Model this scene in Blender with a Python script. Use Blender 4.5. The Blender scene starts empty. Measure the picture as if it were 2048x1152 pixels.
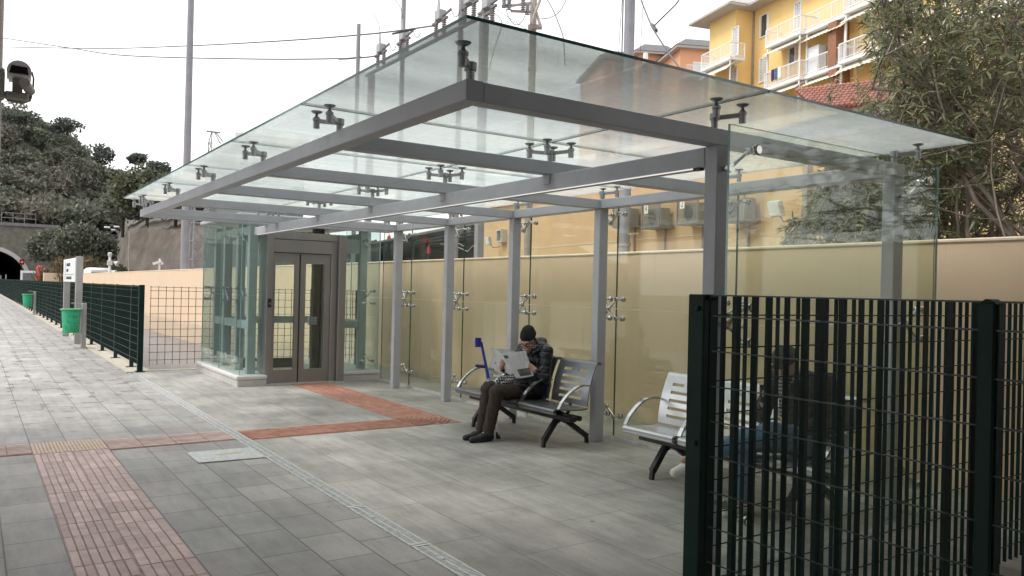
EXPO, SKYL, SKYMIX = 0.75, 9.8, .6
import bpy, math, random
import numpy as np
from math import sin, cos, pi, radians as RAD
from mathutils import Vector, Matrix
S = bpy.context.scene
COL = S.collection
rng = np.random.default_rng(7)
random.seed(7)

# ---------------------------------------------------------------- camera
FPX, YAW, PITCH, ROLL = 1597.0, RAD(34.09), RAD(0.18), RAD(1.36)
CAM = np.array([0, 0, 1.6])
_F = np.array([sin(YAW)*cos(PITCH), cos(YAW)*cos(PITCH), sin(PITCH)])
_R0 = np.array([cos(YAW), -sin(YAW), 0.0]); _U0 = np.cross(_R0, _F)
_R = _R0*cos(ROLL) + _U0*sin(ROLL); _U = -_R0*sin(ROLL) + _U0*cos(ROLL)
cd = bpy.data.cameras.new('camera'); cam = bpy.data.objects.new('camera', cd); COL.objects.link(cam)
cd.sensor_width = 36; cd.lens = 36*FPX/2048; cd.clip_start = 0.05; cd.clip_end = 3000
M = Matrix(((_R[0], _U[0], -_F[0], CAM[0]), (_R[1], _U[1], -_F[1], CAM[1]), (_R[2], _U[2], -_F[2], CAM[2]), (0, 0, 0, 1)))
cam.matrix_world = M
S.camera = cam

def ray(x, y): return _F*FPX + _R*(x-1024) - _U*(y-576)
def dep(x, y, d): return CAM + ray(x, y)*(d/FPX)            # point seen at a measured spot, d metres into the scene

# ---------------------------------------------------------------- materials
MATS = {}
def nodes(name):
    m = bpy.data.materials.new(name); m.use_nodes = True
    nt = m.node_tree; nt.nodes.clear()
    out = nt.nodes.new('ShaderNodeOutputMaterial')
    MATS[name] = m
    return m, nt, out
def N(nt, t, **kw):
    n = nt.nodes.new(t)
    for k, v in kw.items():
        if k.startswith('i_'): n.inputs[k[2:].replace('_', ' ')].default_value = v
        else: setattr(n, k, v)
    return n
def L(nt, a, b): nt.links.new(a, b)
def coords(nt, scale=(1, 1, 1)):
    tc = N(nt, 'ShaderNodeTexCoord'); mp = N(nt, 'ShaderNodeMapping'); mp.inputs['Scale'].default_value = scale
    L(nt, tc.outputs['Object'], mp.inputs['Vector']); return mp.outputs['Vector']
def ramp(nt, src, stops):
    r = N(nt, 'ShaderNodeValToRGB'); e = r.color_ramp.elements
    while len(e) < len(stops): e.new(.5)
    for el, (p, c) in zip(e, stops): el.position = p; el.color = (*c, 1) if len(c) == 3 else c
    L(nt, src, r.inputs[0]); return r.outputs[0]
def mixc(nt, fac, a, b, mode='MIX'):
    m = N(nt, 'ShaderNodeMix', data_type='RGBA', blend_type=mode)
    for sock, v in ((0, fac), (6, a), (7, b)):
        if isinstance(v, (int, float)): m.inputs[sock].default_value = v
        elif isinstance(v, tuple): m.inputs[sock].default_value = (*v, 1)
        else: L(nt, v, m.inputs[sock])
    return m.outputs[2]
def pm(name, c, rough=.6, metal=0, var=.12, vs=6., bump=0., bs=60., spec=.5, c2=None, stretch=(1, 1, 1), island=0):
    """painted / plain surface: base colour broken up by two noises, optional bump"""
    m, nt, out = nodes(name); b = N(nt, 'ShaderNodeBsdfPrincipled', i_Roughness=rough, i_Metallic=metal)
    b.inputs['Specular IOR Level'].default_value = spec
    v = coords(nt, stretch)
    n1 = N(nt, 'ShaderNodeTexNoise', i_Scale=vs, i_Detail=5., i_Roughness=.62); L(nt, v, n1.inputs['Vector'])
    lo = tuple(max(0, x*(1-var)) for x in c); hi = c2 if c2 else tuple(min(1, x*(1+var)) for x in c)
    colr = ramp(nt, n1.outputs['Fac'], [(.3, lo), (.7, hi)])
    if island:
        g = N(nt, 'ShaderNodeNewGeometry')
        hs = N(nt, 'ShaderNodeHueSaturation'); mr = N(nt, 'ShaderNodeMapRange')
        mr.inputs[3].default_value = 1-island; mr.inputs[4].default_value = 1+island
        L(nt, g.outputs['Random Per Island'], mr.inputs[0]); L(nt, mr.outputs[0], hs.inputs['Value']); L(nt, colr, hs.inputs['Color']); colr = hs.outputs[0]
    L(nt, colr, b.inputs['Base Color'])
    if bump:
        n2 = N(nt, 'ShaderNodeTexNoise', i_Scale=bs, i_Detail=4.); L(nt, v, n2.inputs['Vector'])
        bp = N(nt, 'ShaderNodeBump', i_Strength=bump, i_Distance=.02); L(nt, n2.outputs['Fac'], bp.inputs['Height']); L(nt, bp.outputs[0], b.inputs['Normal'])
    L(nt, b.outputs[0], out.inputs[0]); return m
def glass(name, tint, film=0., filmc=(.8, .83, .8), refl=1.0, streak=(3, 3, 3), ior=1.5, wob=0.):
    """clear pane: transparent + fresnel reflection, plus a thin uneven film of dirt"""
    m, nt, out = nodes(name)
    tr = N(nt, 'ShaderNodeBsdfTransparent'); tr.inputs[0].default_value = (*tint, 1)
    gl = N(nt, 'ShaderNodeBsdfGlossy', i_Roughness=.01); gl.inputs[0].default_value = (.95, .97, .97, 1)
    fr = N(nt, 'ShaderNodeFresnel'); ge = N(nt, 'ShaderNodeNewGeometry'); im = N(nt, 'ShaderNodeMapRange')
    im.inputs[3].default_value = ior; im.inputs[4].default_value = 1/ior      # same reflection seen from either face of the sheet
    L(nt, ge.outputs['Backfacing'], im.inputs[0]); L(nt, im.outputs[0], fr.inputs['IOR'])
    if wob:
        nz = N(nt, 'ShaderNodeTexNoise', i_Scale=2.2, i_Detail=2.); L(nt, coords(nt), nz.inputs['Vector'])
        bp = N(nt, 'ShaderNodeBump', i_Strength=wob, i_Distance=.02); L(nt, nz.outputs['Fac'], bp.inputs['Height']); L(nt, bp.outputs[0], gl.inputs['Normal'])
    mul = N(nt, 'ShaderNodeMath', operation='MULTIPLY'); mul.inputs[1].default_value = refl; L(nt, fr.outputs[0], mul.inputs[0])
    m1 = N(nt, 'ShaderNodeMixShader'); L(nt, mul.outputs[0], m1.inputs[0]); L(nt, tr.outputs[0], m1.inputs[1]); L(nt, gl.outputs[0], m1.inputs[2])
    last = m1
    if film:
        n = N(nt, 'ShaderNodeTexNoise', i_Scale=1., i_Detail=8., i_Roughness=.7); L(nt, coords(nt, streak), n.inputs['Vector'])
        n2 = N(nt, 'ShaderNodeTexNoise', i_Scale=14., i_Detail=6., i_Roughness=.75); L(nt, coords(nt, streak), n2.inputs['Vector'])
        r1 = ramp(nt, n.outputs['Fac'], [(.25, (film*.45,)*3), (.75, (film*1.4,)*3)])
        r2 = ramp(nt, n2.outputs['Fac'], [(.55, (0, 0, 0)), (.75, (film*.6,)*3)])
        ad = N(nt, 'ShaderNodeMath', operation='ADD', use_clamp=True); L(nt, r1, ad.inputs[0]); L(nt, r2, ad.inputs[1])
        df = N(nt, 'ShaderNodeBsdfDiffuse'); df.inputs[0].default_value = (*filmc, 1)
        tl = N(nt, 'ShaderNodeBsdfTranslucent'); tl.inputs[0].default_value = (*filmc, 1)
        ms = N(nt, 'ShaderNodeMixShader'); ms.inputs[0].default_value = .7; L(nt, df.outputs[0], ms.inputs[1]); L(nt, tl.outputs[0], ms.inputs[2])
        m2 = N(nt, 'ShaderNodeMixShader'); L(nt, ad.outputs[0], m2.inputs[0]); L(nt, m1.outputs[0], m2.inputs[1]); L(nt, ms.outputs[0], m2.inputs[2]); last = m2
    L(nt, last.outputs[0], out.inputs[0]); return m
def leafm(name, c, c2, trans=.25, island=.45, vs=.6, rough=.5, spec=.4):
    m, nt, out = nodes(name)
    n1 = N(nt, 'ShaderNodeTexNoise', i_Scale=vs, i_Detail=3.); L(nt, coords(nt), n1.inputs['Vector'])
    colr = ramp(nt, n1.outputs['Fac'], [(.35, c), (.65, c2)])
    g = N(nt, 'ShaderNodeNewGeometry'); hs = N(nt, 'ShaderNodeHueSaturation'); mr = N(nt, 'ShaderNodeMapRange')
    mr.inputs[3].default_value = 1-island; mr.inputs[4].default_value = 1+island*1.4
    L(nt, g.outputs['Random Per Island'], mr.inputs[0]); L(nt, mr.outputs[0], hs.inputs['Value']); L(nt, colr, hs.inputs['Color'])
    b = N(nt, 'ShaderNodeBsdfPrincipled', i_Roughness=rough); b.inputs['Specular IOR Level'].default_value = spec
    L(nt, hs.outputs[0], b.inputs['Base Color'])
    tl = N(nt, 'ShaderNodeBsdfTranslucent'); L(nt, hs.outputs[0], tl.inputs[0])
    mx = N(nt, 'ShaderNodeMixShader'); mx.inputs[0].default_value = trans; L(nt, b.outputs[0], mx.inputs[1]); L(nt, tl.outputs[0], mx.inputs[2])
    L(nt, mx.outputs[0], out.inputs[0]); return m

def paving(name, bw, rh, ox, oy, c1, c2, joint, jw, damp=0., swap=True, stain=.25, offs=.5, jmix=1., dampY=None):
    """stone slabs: brick pattern in plan (rows run along Y), stains, damp wedges drying out of the joints"""
    m, nt, out = nodes(name); b = N(nt, 'ShaderNodeBsdfPrincipled')
    tc = N(nt, 'ShaderNodeTexCoord'); sp = N(nt, 'ShaderNodeSeparateXYZ'); L(nt, tc.outputs['Object'], sp.inputs[0])
    ax = N(nt, 'ShaderNodeMath', operation='ADD'); ax.inputs[1].default_value = ox+100*rh; L(nt, sp.outputs[0], ax.inputs[0])
    ay = N(nt, 'ShaderNodeMath', operation='ADD'); ay.inputs[1].default_value = oy+100*bw; L(nt, sp.outputs[1], ay.inputs[0])
    cb = N(nt, 'ShaderNodeCombineXYZ'); L(nt, ay.outputs[0], cb.inputs[0]); L(nt, ax.outputs[0], cb.inputs[1])
    br = N(nt, 'ShaderNodeTexBrick', i_Scale=1., i_Mortar_Size=jw, i_Bias=0., i_Brick_Width=bw, i_Row_Height=rh, i_Mortar_Smooth=.15)
    br.offset = offs; br.offset_frequency = 2; br.squash = 1
    br.inputs['Color1'].default_value = (*c1, 1); br.inputs['Color2'].default_value = (*c2, 1); br.inputs['Mortar'].default_value = (*joint, 1)
    L(nt, cb.outputs[0], br.inputs['Vector'])
    big = N(nt, 'ShaderNodeTexNoise', i_Scale=.9, i_Detail=8., i_Roughness=.65); L(nt, tc.outputs['Object'], big.inputs['Vector'])
    fine = N(nt, 'ShaderNodeTexNoise', i_Scale=90., i_Detail=3.); L(nt, tc.outputs['Object'], fine.inputs['Vector'])
    colr = mixc(nt, 1., br.outputs['Color'], ramp(nt, big.outputs['Fac'], [(.3, (1-stain,)*3), (.72, (1+stain*.45,)*3)]), 'MULTIPLY')
    colr = mixc(nt, 1., colr, ramp(nt, fine.outputs['Fac'], [(.3, (.88,)*3), (.7, (1.1,)*3)]), 'MULTIPLY')
    sk = N(nt, 'ShaderNodeTexNoise', i_Scale=1., i_Detail=7., i_Roughness=.7); L(nt, coords(nt, (9, 1.4, 1)), sk.inputs['Vector'])
    colr = mixc(nt, 1., colr, ramp(nt, sk.outputs['Fac'], [(.34, (1-stain*.5,)*3), (.6, (1.02,)*3)]), 'MULTIPLY')
    # small dark spots: old gum, dirt
    vo = N(nt, 'ShaderNodeTexVoronoi', i_Scale=2.3); L(nt, tc.outputs['Object'], vo.inputs['Vector'])
    colr = mixc(nt, 1., colr, ramp(nt, vo.outputs['Distance'], [(.03, (.55,)*3), (.05, (1,)*3)]), 'MULTIPLY')
    rgh = .62
    if damp:
        b2 = N(nt, 'ShaderNodeTexBrick', i_Scale=1., i_Mortar_Size=.055, i_Bias=0., i_Brick_Width=bw, i_Row_Height=rh, i_Mortar_Smooth=0.)
        b2.offset = offs; b2.offset_frequency = 2; b2.inputs['Color1'].default_value = b2.inputs['Color2'].default_value = (0, 0, 0, 1); b2.inputs['Mortar'].default_value = (1, 1, 1, 1)
        L(nt, cb.outputs[0], b2.inputs['Vector'])
        nz = N(nt, 'ShaderNodeTexNoise', i_Scale=1., i_Detail=1.5); L(nt, coords(nt, (4.6, 3.1, 1)), nz.inputs['Vector'])
        th = ramp(nt, nz.outputs['Fac'], [(.57, (0, 0, 0)), (.61, (1, 1, 1))])
        mu = N(nt, 'ShaderNodeMath', operation='MULTIPLY'); L(nt, th, mu.inputs[0]); L(nt, b2.outputs['Color'], mu.inputs[1])
        mr = N(nt, 'ShaderNodeMapRange'); mr.inputs[1].default_value = 8.6; mr.inputs[2].default_value = 12.5; L(nt, sp.outputs[1], mr.inputs[0])
        mu2 = N(nt, 'ShaderNodeMath', operation='MULTIPLY'); L(nt, mu.outputs[0], mu2.inputs[0]); L(nt, mr.outputs[0], mu2.inputs[1])
        mu3 = N(nt, 'ShaderNodeMath', operation='MULTIPLY'); L(nt, mu2.outputs[0], mu3.inputs[0]); mu3.inputs[1].default_value = damp
        colr = mixc(nt, mu3.outputs[0], colr, (.07, .07, .072))
    L(nt, colr, b.inputs['Base Color'])
    L(nt, ramp(nt, big.outputs['Fac'], [(.3, (.5,)*3), (.7, (.75,)*3)]), b.inputs['Roughness'])
    inv = N(nt, 'ShaderNodeMath', operation='SUBTRACT'); inv.inputs[0].default_value = 1; L(nt, br.outputs['Fac'], inv.inputs[1])
    bp = N(nt, 'ShaderNodeBump', i_Strength=.5*jmix, i_Distance=.004); L(nt, inv.outputs[0], bp.inputs['Height'])
    bp2 = N(nt, 'ShaderNodeBump', i_Strength=.15, i_Distance=.004); L(nt, fine.outputs['Fac'], bp2.inputs['Height']); L(nt, bp.outputs[0], bp2.inputs['Normal'])
    L(nt, bp2.outputs[0], b.inputs['Normal'])
    L(nt, b.outputs[0], out.inputs[0]); return m
def emit(name, c, s):
    m, nt, out = nodes(name); e = N(nt, 'ShaderNodeEmission'); e.inputs[0].default_value = (*c, 1); e.inputs[1].default_value = s
    L(nt, e.outputs[0], out.inputs[0]); return m

# ---------------------------------------------------------------- mesh builder
class MB:
    def __init__(s): s.v = []; s.f = []; s.m = []; s.mi = 0
    def add(s, vs, fs, mi=None):
        b = len(s.v); s.v.extend([tuple(map(float, p)) for p in vs]); s.f.extend([tuple(b+i for i in f) for f in fs]); s.m.extend([s.mi if mi is None else mi]*len(fs)); return s
    def box(s, x0, x1, y0, y1, z0, z1, mi=None, cap=None):
        vs = [(x0, y0, z0), (x1, y0, z0), (x1, y1, z0), (x0, y1, z0), (x0, y0, z1), (x1, y0, z1), (x1, y1, z1), (x0, y1, z1)]
        s.add(vs, [(0, 3, 2, 1), (4, 5, 6, 7), (0, 1, 5, 4), (1, 2, 6, 5), (2, 3, 7, 6), (3, 0, 4, 7)], mi); return s
    def bev(s, x0, x1, y0, y1, z0, z1, b=.004, mi=None):
        """box with chamfered edges"""
        vs = []; idx = {}
        def P(i, p):
            if p not in idx: idx[p] = len(vs); vs.append(p)
            return idx[p]
        X, Y, Z = (x0, x1), (y0, y1), (z0, z1); q = {}
        for i in (0, 1):
            for j in (0, 1):
                for k in (0, 1):
                    sx, sy, sz = 1-2*i, 1-2*j, 1-2*k
                    q[i, j, k] = (P(0, (X[i], Y[j]+sy*b, Z[k]+sz*b)), P(0, (X[i]+sx*b, Y[j], Z[k]+sz*b)), P(0, (X[i]+sx*b, Y[j]+sy*b, Z[k])))
        fs = []
        def fc(l, out):
            a, bb, c = (np.array(vs[t]) for t in l[:3])
            n = np.cross(bb-a, c-a)
            fs.append(tuple(l) if np.dot(n, out) > 0 else tuple(l[::-1]))
        for i in (0, 1): fc([q[i, j, k][0] for j, k in ((0, 0), (1, 0), (1, 1), (0, 1))], ((2*i-1), 0, 0))
        for j in (0, 1): fc([q[i, j, k][1] for i, k in ((0, 0), (1, 0), (1, 1), (0, 1))], (0, (2*j-1), 0))
        for k in (0, 1): fc([q[i, j, k][2] for i, j in ((0, 0), (1, 0), (1, 1), (0, 1))], (0, 0, (2*k-1)))
        for j in (0, 1):
            for k in (0, 1): fc([q[0, j, k][1], q[1, j, k][1], q[1, j, k][2], q[0, j, k][2]], (0, 2*j-1, 2*k-1))
        for i in (0, 1):
            for k in (0, 1): fc([q[i, 0, k][0], q[i, 1, k][0], q[i, 1, k][2], q[i, 0, k][2]], (2*i-1, 0, 2*k-1))
        for i in (0, 1):
            for j in (0, 1): fc([q[i, j, 0][0], q[i, j, 1][0], q[i, j, 1][1], q[i, j, 0][1]], (2*i-1, 2*j-1, 0))
        for i in (0, 1):
            for j in (0, 1):
                for k in (0, 1): fc(list(q[i, j, k]), (2*i-1, 2*j-1, 2*k-1))
        s.add(vs, fs, mi); return s
    def tube(s, pts, r, n=8, mi=None, cap=True):
        pts = [np.array(p, float) for p in pts]; rs = r if hasattr(r, '__len__') else [r]*len(pts)
        rings = []; up = None
        for i, p in enumerate(pts):
            t = pts[min(i+1, len(pts)-1)]-pts[max(i-1, 0)]; t = t/(np.linalg.norm(t)+1e-12)
            if up is None:
                a = np.array([0, 0, 1.]) if abs(t[2]) < .9 else np.array([1., 0, 0])
                up = np.cross(t, a)
            up = up-t*np.dot(up, t); up /= np.linalg.norm(up)+1e-12; w = np.cross(t, up)
            rings.append([p+rs[i]*(up*cos(2*pi*k/n)+w*sin(2*pi*k/n)) for k in range(n)])
        vs = [q for R_ in rings for q in R_]; fs = []
        for i in range(len(pts)-1):
            for k in range(n): fs.append((i*n+k, i*n+(k+1) % n, (i+1)*n+(k+1) % n, (i+1)*n+k))
        if cap: fs.append(tuple(range(n))[::-1]); fs.append(tuple((len(pts)-1)*n+k for k in range(n)))
        s.add(vs, fs, mi); return s
    def bar(s, a, b, w, h, mi=None, up=(0, 0, 1)):
        """rectangular bar from a to b, width w across, height h along up"""
        a = np.array(a, float); b = np.array(b, float); t = b-a; t /= np.linalg.norm(t); u = np.array(up, float); u -= t*np.dot(u, t); u /= np.linalg.norm(u); r = np.cross(t, u)
        vs = [p+r*(i*w/2)+u*(j*h/2) for p in (a, b) for i, j in ((-1, -1), (1, -1), (1, 1), (-1, 1))]
        s.add(vs, [(0, 3, 2, 1)[::-1], (4, 5, 6, 7), (0, 1, 5, 4), (1, 2, 6, 5), (2, 3, 7, 6), (3, 0, 4, 7)], mi); return s
    def lathe(s, prof, c=(0, 0, 0), n=16, axis=(0, 0, 1), mi=None):
        """prof: list of (radius, height along axis)"""
        ax = np.array(axis, float); ax /= np.linalg.norm(ax); a = np.array([1., 0, 0]) if abs(ax[0]) < .9 else np.array([0, 1., 0])
        u = np.cross(ax, a); u /= np.linalg.norm(u); w = np.cross(ax, u); c = np.array(c, float)
        vs = [c+ax*h+r*(u*cos(2*pi*k/n)+w*sin(2*pi*k/n)) for r, h in prof for k in range(n)]
        fs = [(i*n+k, i*n+(k+1) % n, (i+1)*n+(k+1) % n, (i+1)*n+k) for i in range(len(prof)-1) for k in range(n)]
        fs.append(tuple(range(n))[::-1]); fs.append(tuple((len(prof)-1)*n+k for k in range(n)))
        s.add(vs, fs, mi); return s
    def prism(s, poly, d, mi=None):
        """poly: 3-D points in a plane, extruded by vector d"""
        n = len(poly); d = np.array(d, float); vs = [np.array(p, float) for p in poly]; vs += [p+d for p in vs]
        s.add(vs, [tuple(range(n))[::-1], tuple(range(n, 2*n))]+[(i, (i+1) % n, n+(i+1) % n, n+i) for i in range(n)], mi); return s
    def quad(s, a, b, c, d, mi=None): return s.add([a, b, c, d], [(0, 1, 2, 3)], mi)
    def xf(s, fn): s.v = [tuple(map(float, fn(p))) for p in s.v]; return s
    def build(s, name, mat, parent=None, smooth=False, local=False):
        off = np.zeros(3)
        if parent is not None and not local: off = np.array(org(parent))
        me = bpy.data.meshes.new(name)
        me.from_pydata([tuple(np.array(p)-off) for p in s.v] if off.any() else s.v, [], s.f); 
        mats = mat if isinstance(mat, (list, tuple)) else [mat]
        for q in mats: me.materials.append(MATS[q])
        if len(mats) > 1: me.polygons.foreach_set('material_index', s.m)
        if smooth:
            me.polygons.foreach_set('use_smooth', [True]*len(me.polygons))
            try: me.set_sharp_from_angle(angle=RAD(40))
            except Exception: pass
        me.update()
        o = bpy.data.objects.new(name, me); COL.objects.link(o)
        if parent is not None: o.parent = parent
        return o
def org(o):
    p = np.array(o.location)
    while o.parent is not None: o = o.parent; p = p+np.array(o.location)
    return p
def npmesh(name, V, F, mat, parent=None, smooth=False, off=None, sharp=None):
    """fast mesh from arrays; F is (n,3) or (n,4)"""
    V = np.asarray(V, np.float32); F = np.asarray(F, np.int32)
    if parent is not None: V = V-np.asarray(org(parent), np.float32)
    me = bpy.data.meshes.new(name); k = F.shape[1]
    me.vertices.add(len(V)); me.vertices.foreach_set('co', V.ravel())
    me.loops.add(F.size); me.loops.foreach_set('vertex_index', F.ravel())
    me.polygons.add(len(F)); me.polygons.foreach_set('loop_start', np.arange(len(F), dtype=np.int32)*k)
    try: me.polygons.foreach_set('loop_total', np.full(len(F), k, np.int32))
    except Exception: pass
    if smooth: me.polygons.foreach_set('use_smooth', np.ones(len(F), bool))
    me.materials.append(MATS[mat]); me.update(calc_edges=True); me.validate()
    o = bpy.data.objects.new(name, me); COL.objects.link(o)
    if parent is not None: o.parent = parent
    return o
def tag(o, label=None, cat=None, group=None, kind=None):
    if label: o['label'] = label
    if cat: o['category'] = cat
    if group: o['group'] = group
    if kind: o['kind'] = kind
    return o
def thing(name, label, cat, loc=(0, 0, 0), group=None, rz=0):
    o = bpy.data.objects.new(name, None); COL.objects.link(o); o.location = tuple(float(x) for x in loc); o.rotation_euler.z = rz; o.empty_display_size = .2
    return tag(o, label, cat, group)
def dup(root, loc, rz=0, label=None, group=None):
    r = root.copy(); COL.objects.link(r); r.location = tuple(float(x) for x in loc); r.rotation_euler.z = rz
    if label: r['label'] = label
    if group: r['group'] = group
    def rec(o, p):
        for ch in list(o.children):
            c = ch.copy(); COL.objects.link(c); c.parent = p; rec(ch, c)
    rec(root, r)
    return r
def struct(name, mb, mat, **k): o = mb.build(name, mat, **k); o['kind'] = 'structure'; return o

# ---------------------------------------------------------------- surface nets for bodies and clothes
def smin(a, b, k):
    h = np.clip(.5+.5*(b-a)/k, 0, 1); return b+(a-b)*h-k*h*(1-h)
def sdf_mesh(prims, h=.008, k=.02, fold=None):
    """prims: ('c',a,b,ra,rb[,k]) tapered capsule | ('e',c,(rx,ry,rz)[,R]) ellipsoid | ('cut', point, normal) -> V,F of one continuous skin"""
    pts = []
    for p in prims:
        if p[0] == 'c': r = max(p[3], p[4]); pts += [np.array(p[1])-r, np.array(p[1])+r, np.array(p[2])-r, np.array(p[2])+r]
        elif p[0] == 'e': r = max(p[2]); pts += [np.array(p[1])-r, np.array(p[1])+r]
    lo = np.min(pts, 0)-.05; hi = np.max(pts, 0)+.05
    n = np.ceil((hi-lo)/h).astype(int)+1
    D = np.full(n, .3, np.float32)
    ax = [lo[i]+h*np.arange(n[i]) for i in range(3)]
    for p in prims:
        if p[0] == 'cut':
            g = np.meshgrid(*ax, indexing='ij', sparse=True); nn = np.array(p[2], float); nn /= np.linalg.norm(nn)
            d = sum((g[i]-p[1][i])*nn[i] for i in range(3)); D = np.maximum(D, d.astype(np.float32)); continue
        if p[0] == 'c': r = max(p[3], p[4])+.07; a = np.array(p[1], float); b = np.array(p[2], float); bl = np.minimum(a, b)-r; bh = np.maximum(a, b)+r
        else: r = max(p[2])+.07; c = np.array(p[1], float); bl = c-r; bh = c+r
        i0 = np.clip(np.floor((bl-lo)/h).astype(int), 0, n); i1 = np.clip(np.ceil((bh-lo)/h).astype(int)+1, 0, n)
        sl = tuple(slice(i0[i], i1[i]) for i in range(3))
        g = np.meshgrid(*[ax[i][i0[i]:i1[i]] for i in range(3)], indexing='ij')
        P = np.stack(g, -1)
        kk = k
        if p[0] == 'c':
            ab = b-a; t = np.clip(((P-a)@ab)/max(ab@ab, 1e-9), 0, 1)
            d = np.linalg.norm(P-a-t[..., None]*ab, axis=-1)-(p[3]+(p[4]-p[3])*t)
            if len(p) > 5: kk = p[5]
        else:
            q = P-c
            if len(p) > 3 and p[3] is not None: q = q@np.array(p[3])
            rr = np.array(p[2]); k0 = np.linalg.norm(q/rr, axis=-1); k1 = np.linalg.norm(q/(rr*rr), axis=-1)
            d = k0*(k0-1)/np.maximum(k1, 1e-6)
            if len(p) > 4: kk = p[4]
        D[sl] = smin(D[sl], d.astype(np.float32), kk)
    if fold is not None:
        g = np.meshgrid(*ax, indexing='ij'); D = D+fold(np.stack(g, -1)).astype(np.float32)
    D = np.pad(D, 1, constant_values=.3); lo = lo-h
    s = D < 0
    cs = [(i, j, kk) for i in (0, 1) for j in (0, 1) for kk in (0, 1)]
    sh = np.array(D.shape)-1
    def cut(A, c): return A[c[0]:c[0]+sh[0], c[1]:c[1]+sh[1], c[2]:c[2]+sh[2]]
    cnt = sum(cut(s, c).astype(np.int8) for c in cs)
    act = (cnt > 0) & (cnt < 8); idx = np.full(act.shape, -1, np.int32); I = np.argwhere(act); idx[act] = np.arange(len(I))
    acc = np.zeros((len(I), 3)); num = np.zeros(len(I))
    for a in cs:
        for axx in range(3):
            if a[axx]: continue
            b = list(a); b[axx] = 1
            da = D[I[:, 0]+a[0], I[:, 1]+a[1], I[:, 2]+a[2]]; db = D[I[:, 0]+b[0], I[:, 1]+b[1], I[:, 2]+b[2]]
            m = (da < 0) != (db < 0); t = np.where(m, da/np.where(m, da-db, 1), 0)
            e = np.array(a, float)[None]+np.eye(3)[axx][None]*t[:, None]
            acc[m] += e[m]; num += m
    V = lo+h*(I+acc/num[:, None])
    F = []
    for axx in range(3):
        o1, o2 = [(1, 2), (2, 0), (0, 1)][axx]
        s0 = np.take(s, range(0, s.shape[axx]-1), axx); s1 = np.take(s, range(1, s.shape[axx]), axx)
        E = np.argwhere(s0 != s1); E = E[(E[:, o1] > 0) & (E[:, o2] > 0) & (E[:, o1] < sh[o1]) & (E[:, o2] < sh[o2])]
        fl = s0[E[:, 0], E[:, 1], E[:, 2]]
        q = []
        for d1, d2 in ((-1, -1), (0, -1), (0, 0), (-1, 0)):
            c = E.copy(); c[:, o1] += d1; c[:, o2] += d2; q.append(idx[c[:, 0], c[:, 1], c[:, 2]])
        q = np.stack(q, 1); q[~fl] = q[~fl][:, ::-1]; F.append(q)
    return V, np.concatenate(F)
# ---------------------------------------------------------------- materials of the near scene
paving('slabs', .49, .31, -.19, -.02, (.455, .43, .405), (.36, .342, .325), (.175, .168, .158), .005, damp=.62, stain=.40)
paving('shelter_slabs', .90, .60, -.4, .1, (.45, .425, .39), (.395, .375, .345), (.22, .21, .195), .004, stain=.52, jmix=.5)
pm('kerb_stone', (.46, .42, .34), .8, var=.2, vs=9, bump=.2)
pm('gravel', (.30, .265, .245), .95, var=.55, vs=55, bump=1., bs=90, c2=(.46, .42, .39))
pm('ballast', (.24, .22, .2), .95, var=.5, vs=30, bump=1., bs=40)
pm('tactile_pink', (.60, .44, .41), .75, var=.2, vs=7, bump=.2, c2=(.66, .51, .48), island=.16)
pm('tactile_red', (.46, .20, .14), .75, var=.25, vs=6, bump=.2, c2=(.50, .27, .2), island=.12)
pm('tactile_salmon', (.60, .44, .39), .75, var=.2, vs=7, bump=.2, c2=(.66, .53, .48), island=.12)
pm('tactile_ochre', (.60, .46, .36), .8, var=.12, vs=12)
pm('tactile_bed_red', (.36, .19, .14), .85, var=.25, vs=12)
pm('tactile_bed', (.44, .32, .295), .85, var=.25, vs=12)
pm('galvanised', (.55, .55, .54), .45, .35, var=.22, vs=22)
pm('steel_paint', (.40, .405, .435), .42, 0, var=.07, vs=5, bump=.05, bs=25)
pm('steel_teal', (.33, .36, .36), .45, 0, var=.06)
pm('chrome', (.62, .62, .63), .16, 1., var=.05)
pm('dark_metal', (.36, .36, .37), .34, .85, var=.15)
pm('black_metal', (.022, .022, .024), .38, .3, var=.2)
pm('black_rubber', (.015, .015, .016), .7)
pm('brass_disc', (.62, .52, .30), .35, .8, var=.25, vs=60)
pm('fence_green', (.0085, .028, .0235), .42, .1, var=.25, vs=4)
pm('fence_black', (.006, .023, .0185), .5, 0, var=.3, vs=6, spec=.18)
pm('fence_wire', (.03, .045, .043), .35, .3, var=.2)
pm('door_steel', (.30, .285, .272), .34, .65, var=.1, vs=2.5, stretch=(1, 1, .2))
pm('door_dark', (.10, .09, .082), .4, .7, var=.1)
pm('plinth_stone', (.52, .50, .48), .7, var=.12, vs=6, bump=.1)
pm('cap_stone', (.60, .58, .56), .6, var=.1, vs=9)
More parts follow.
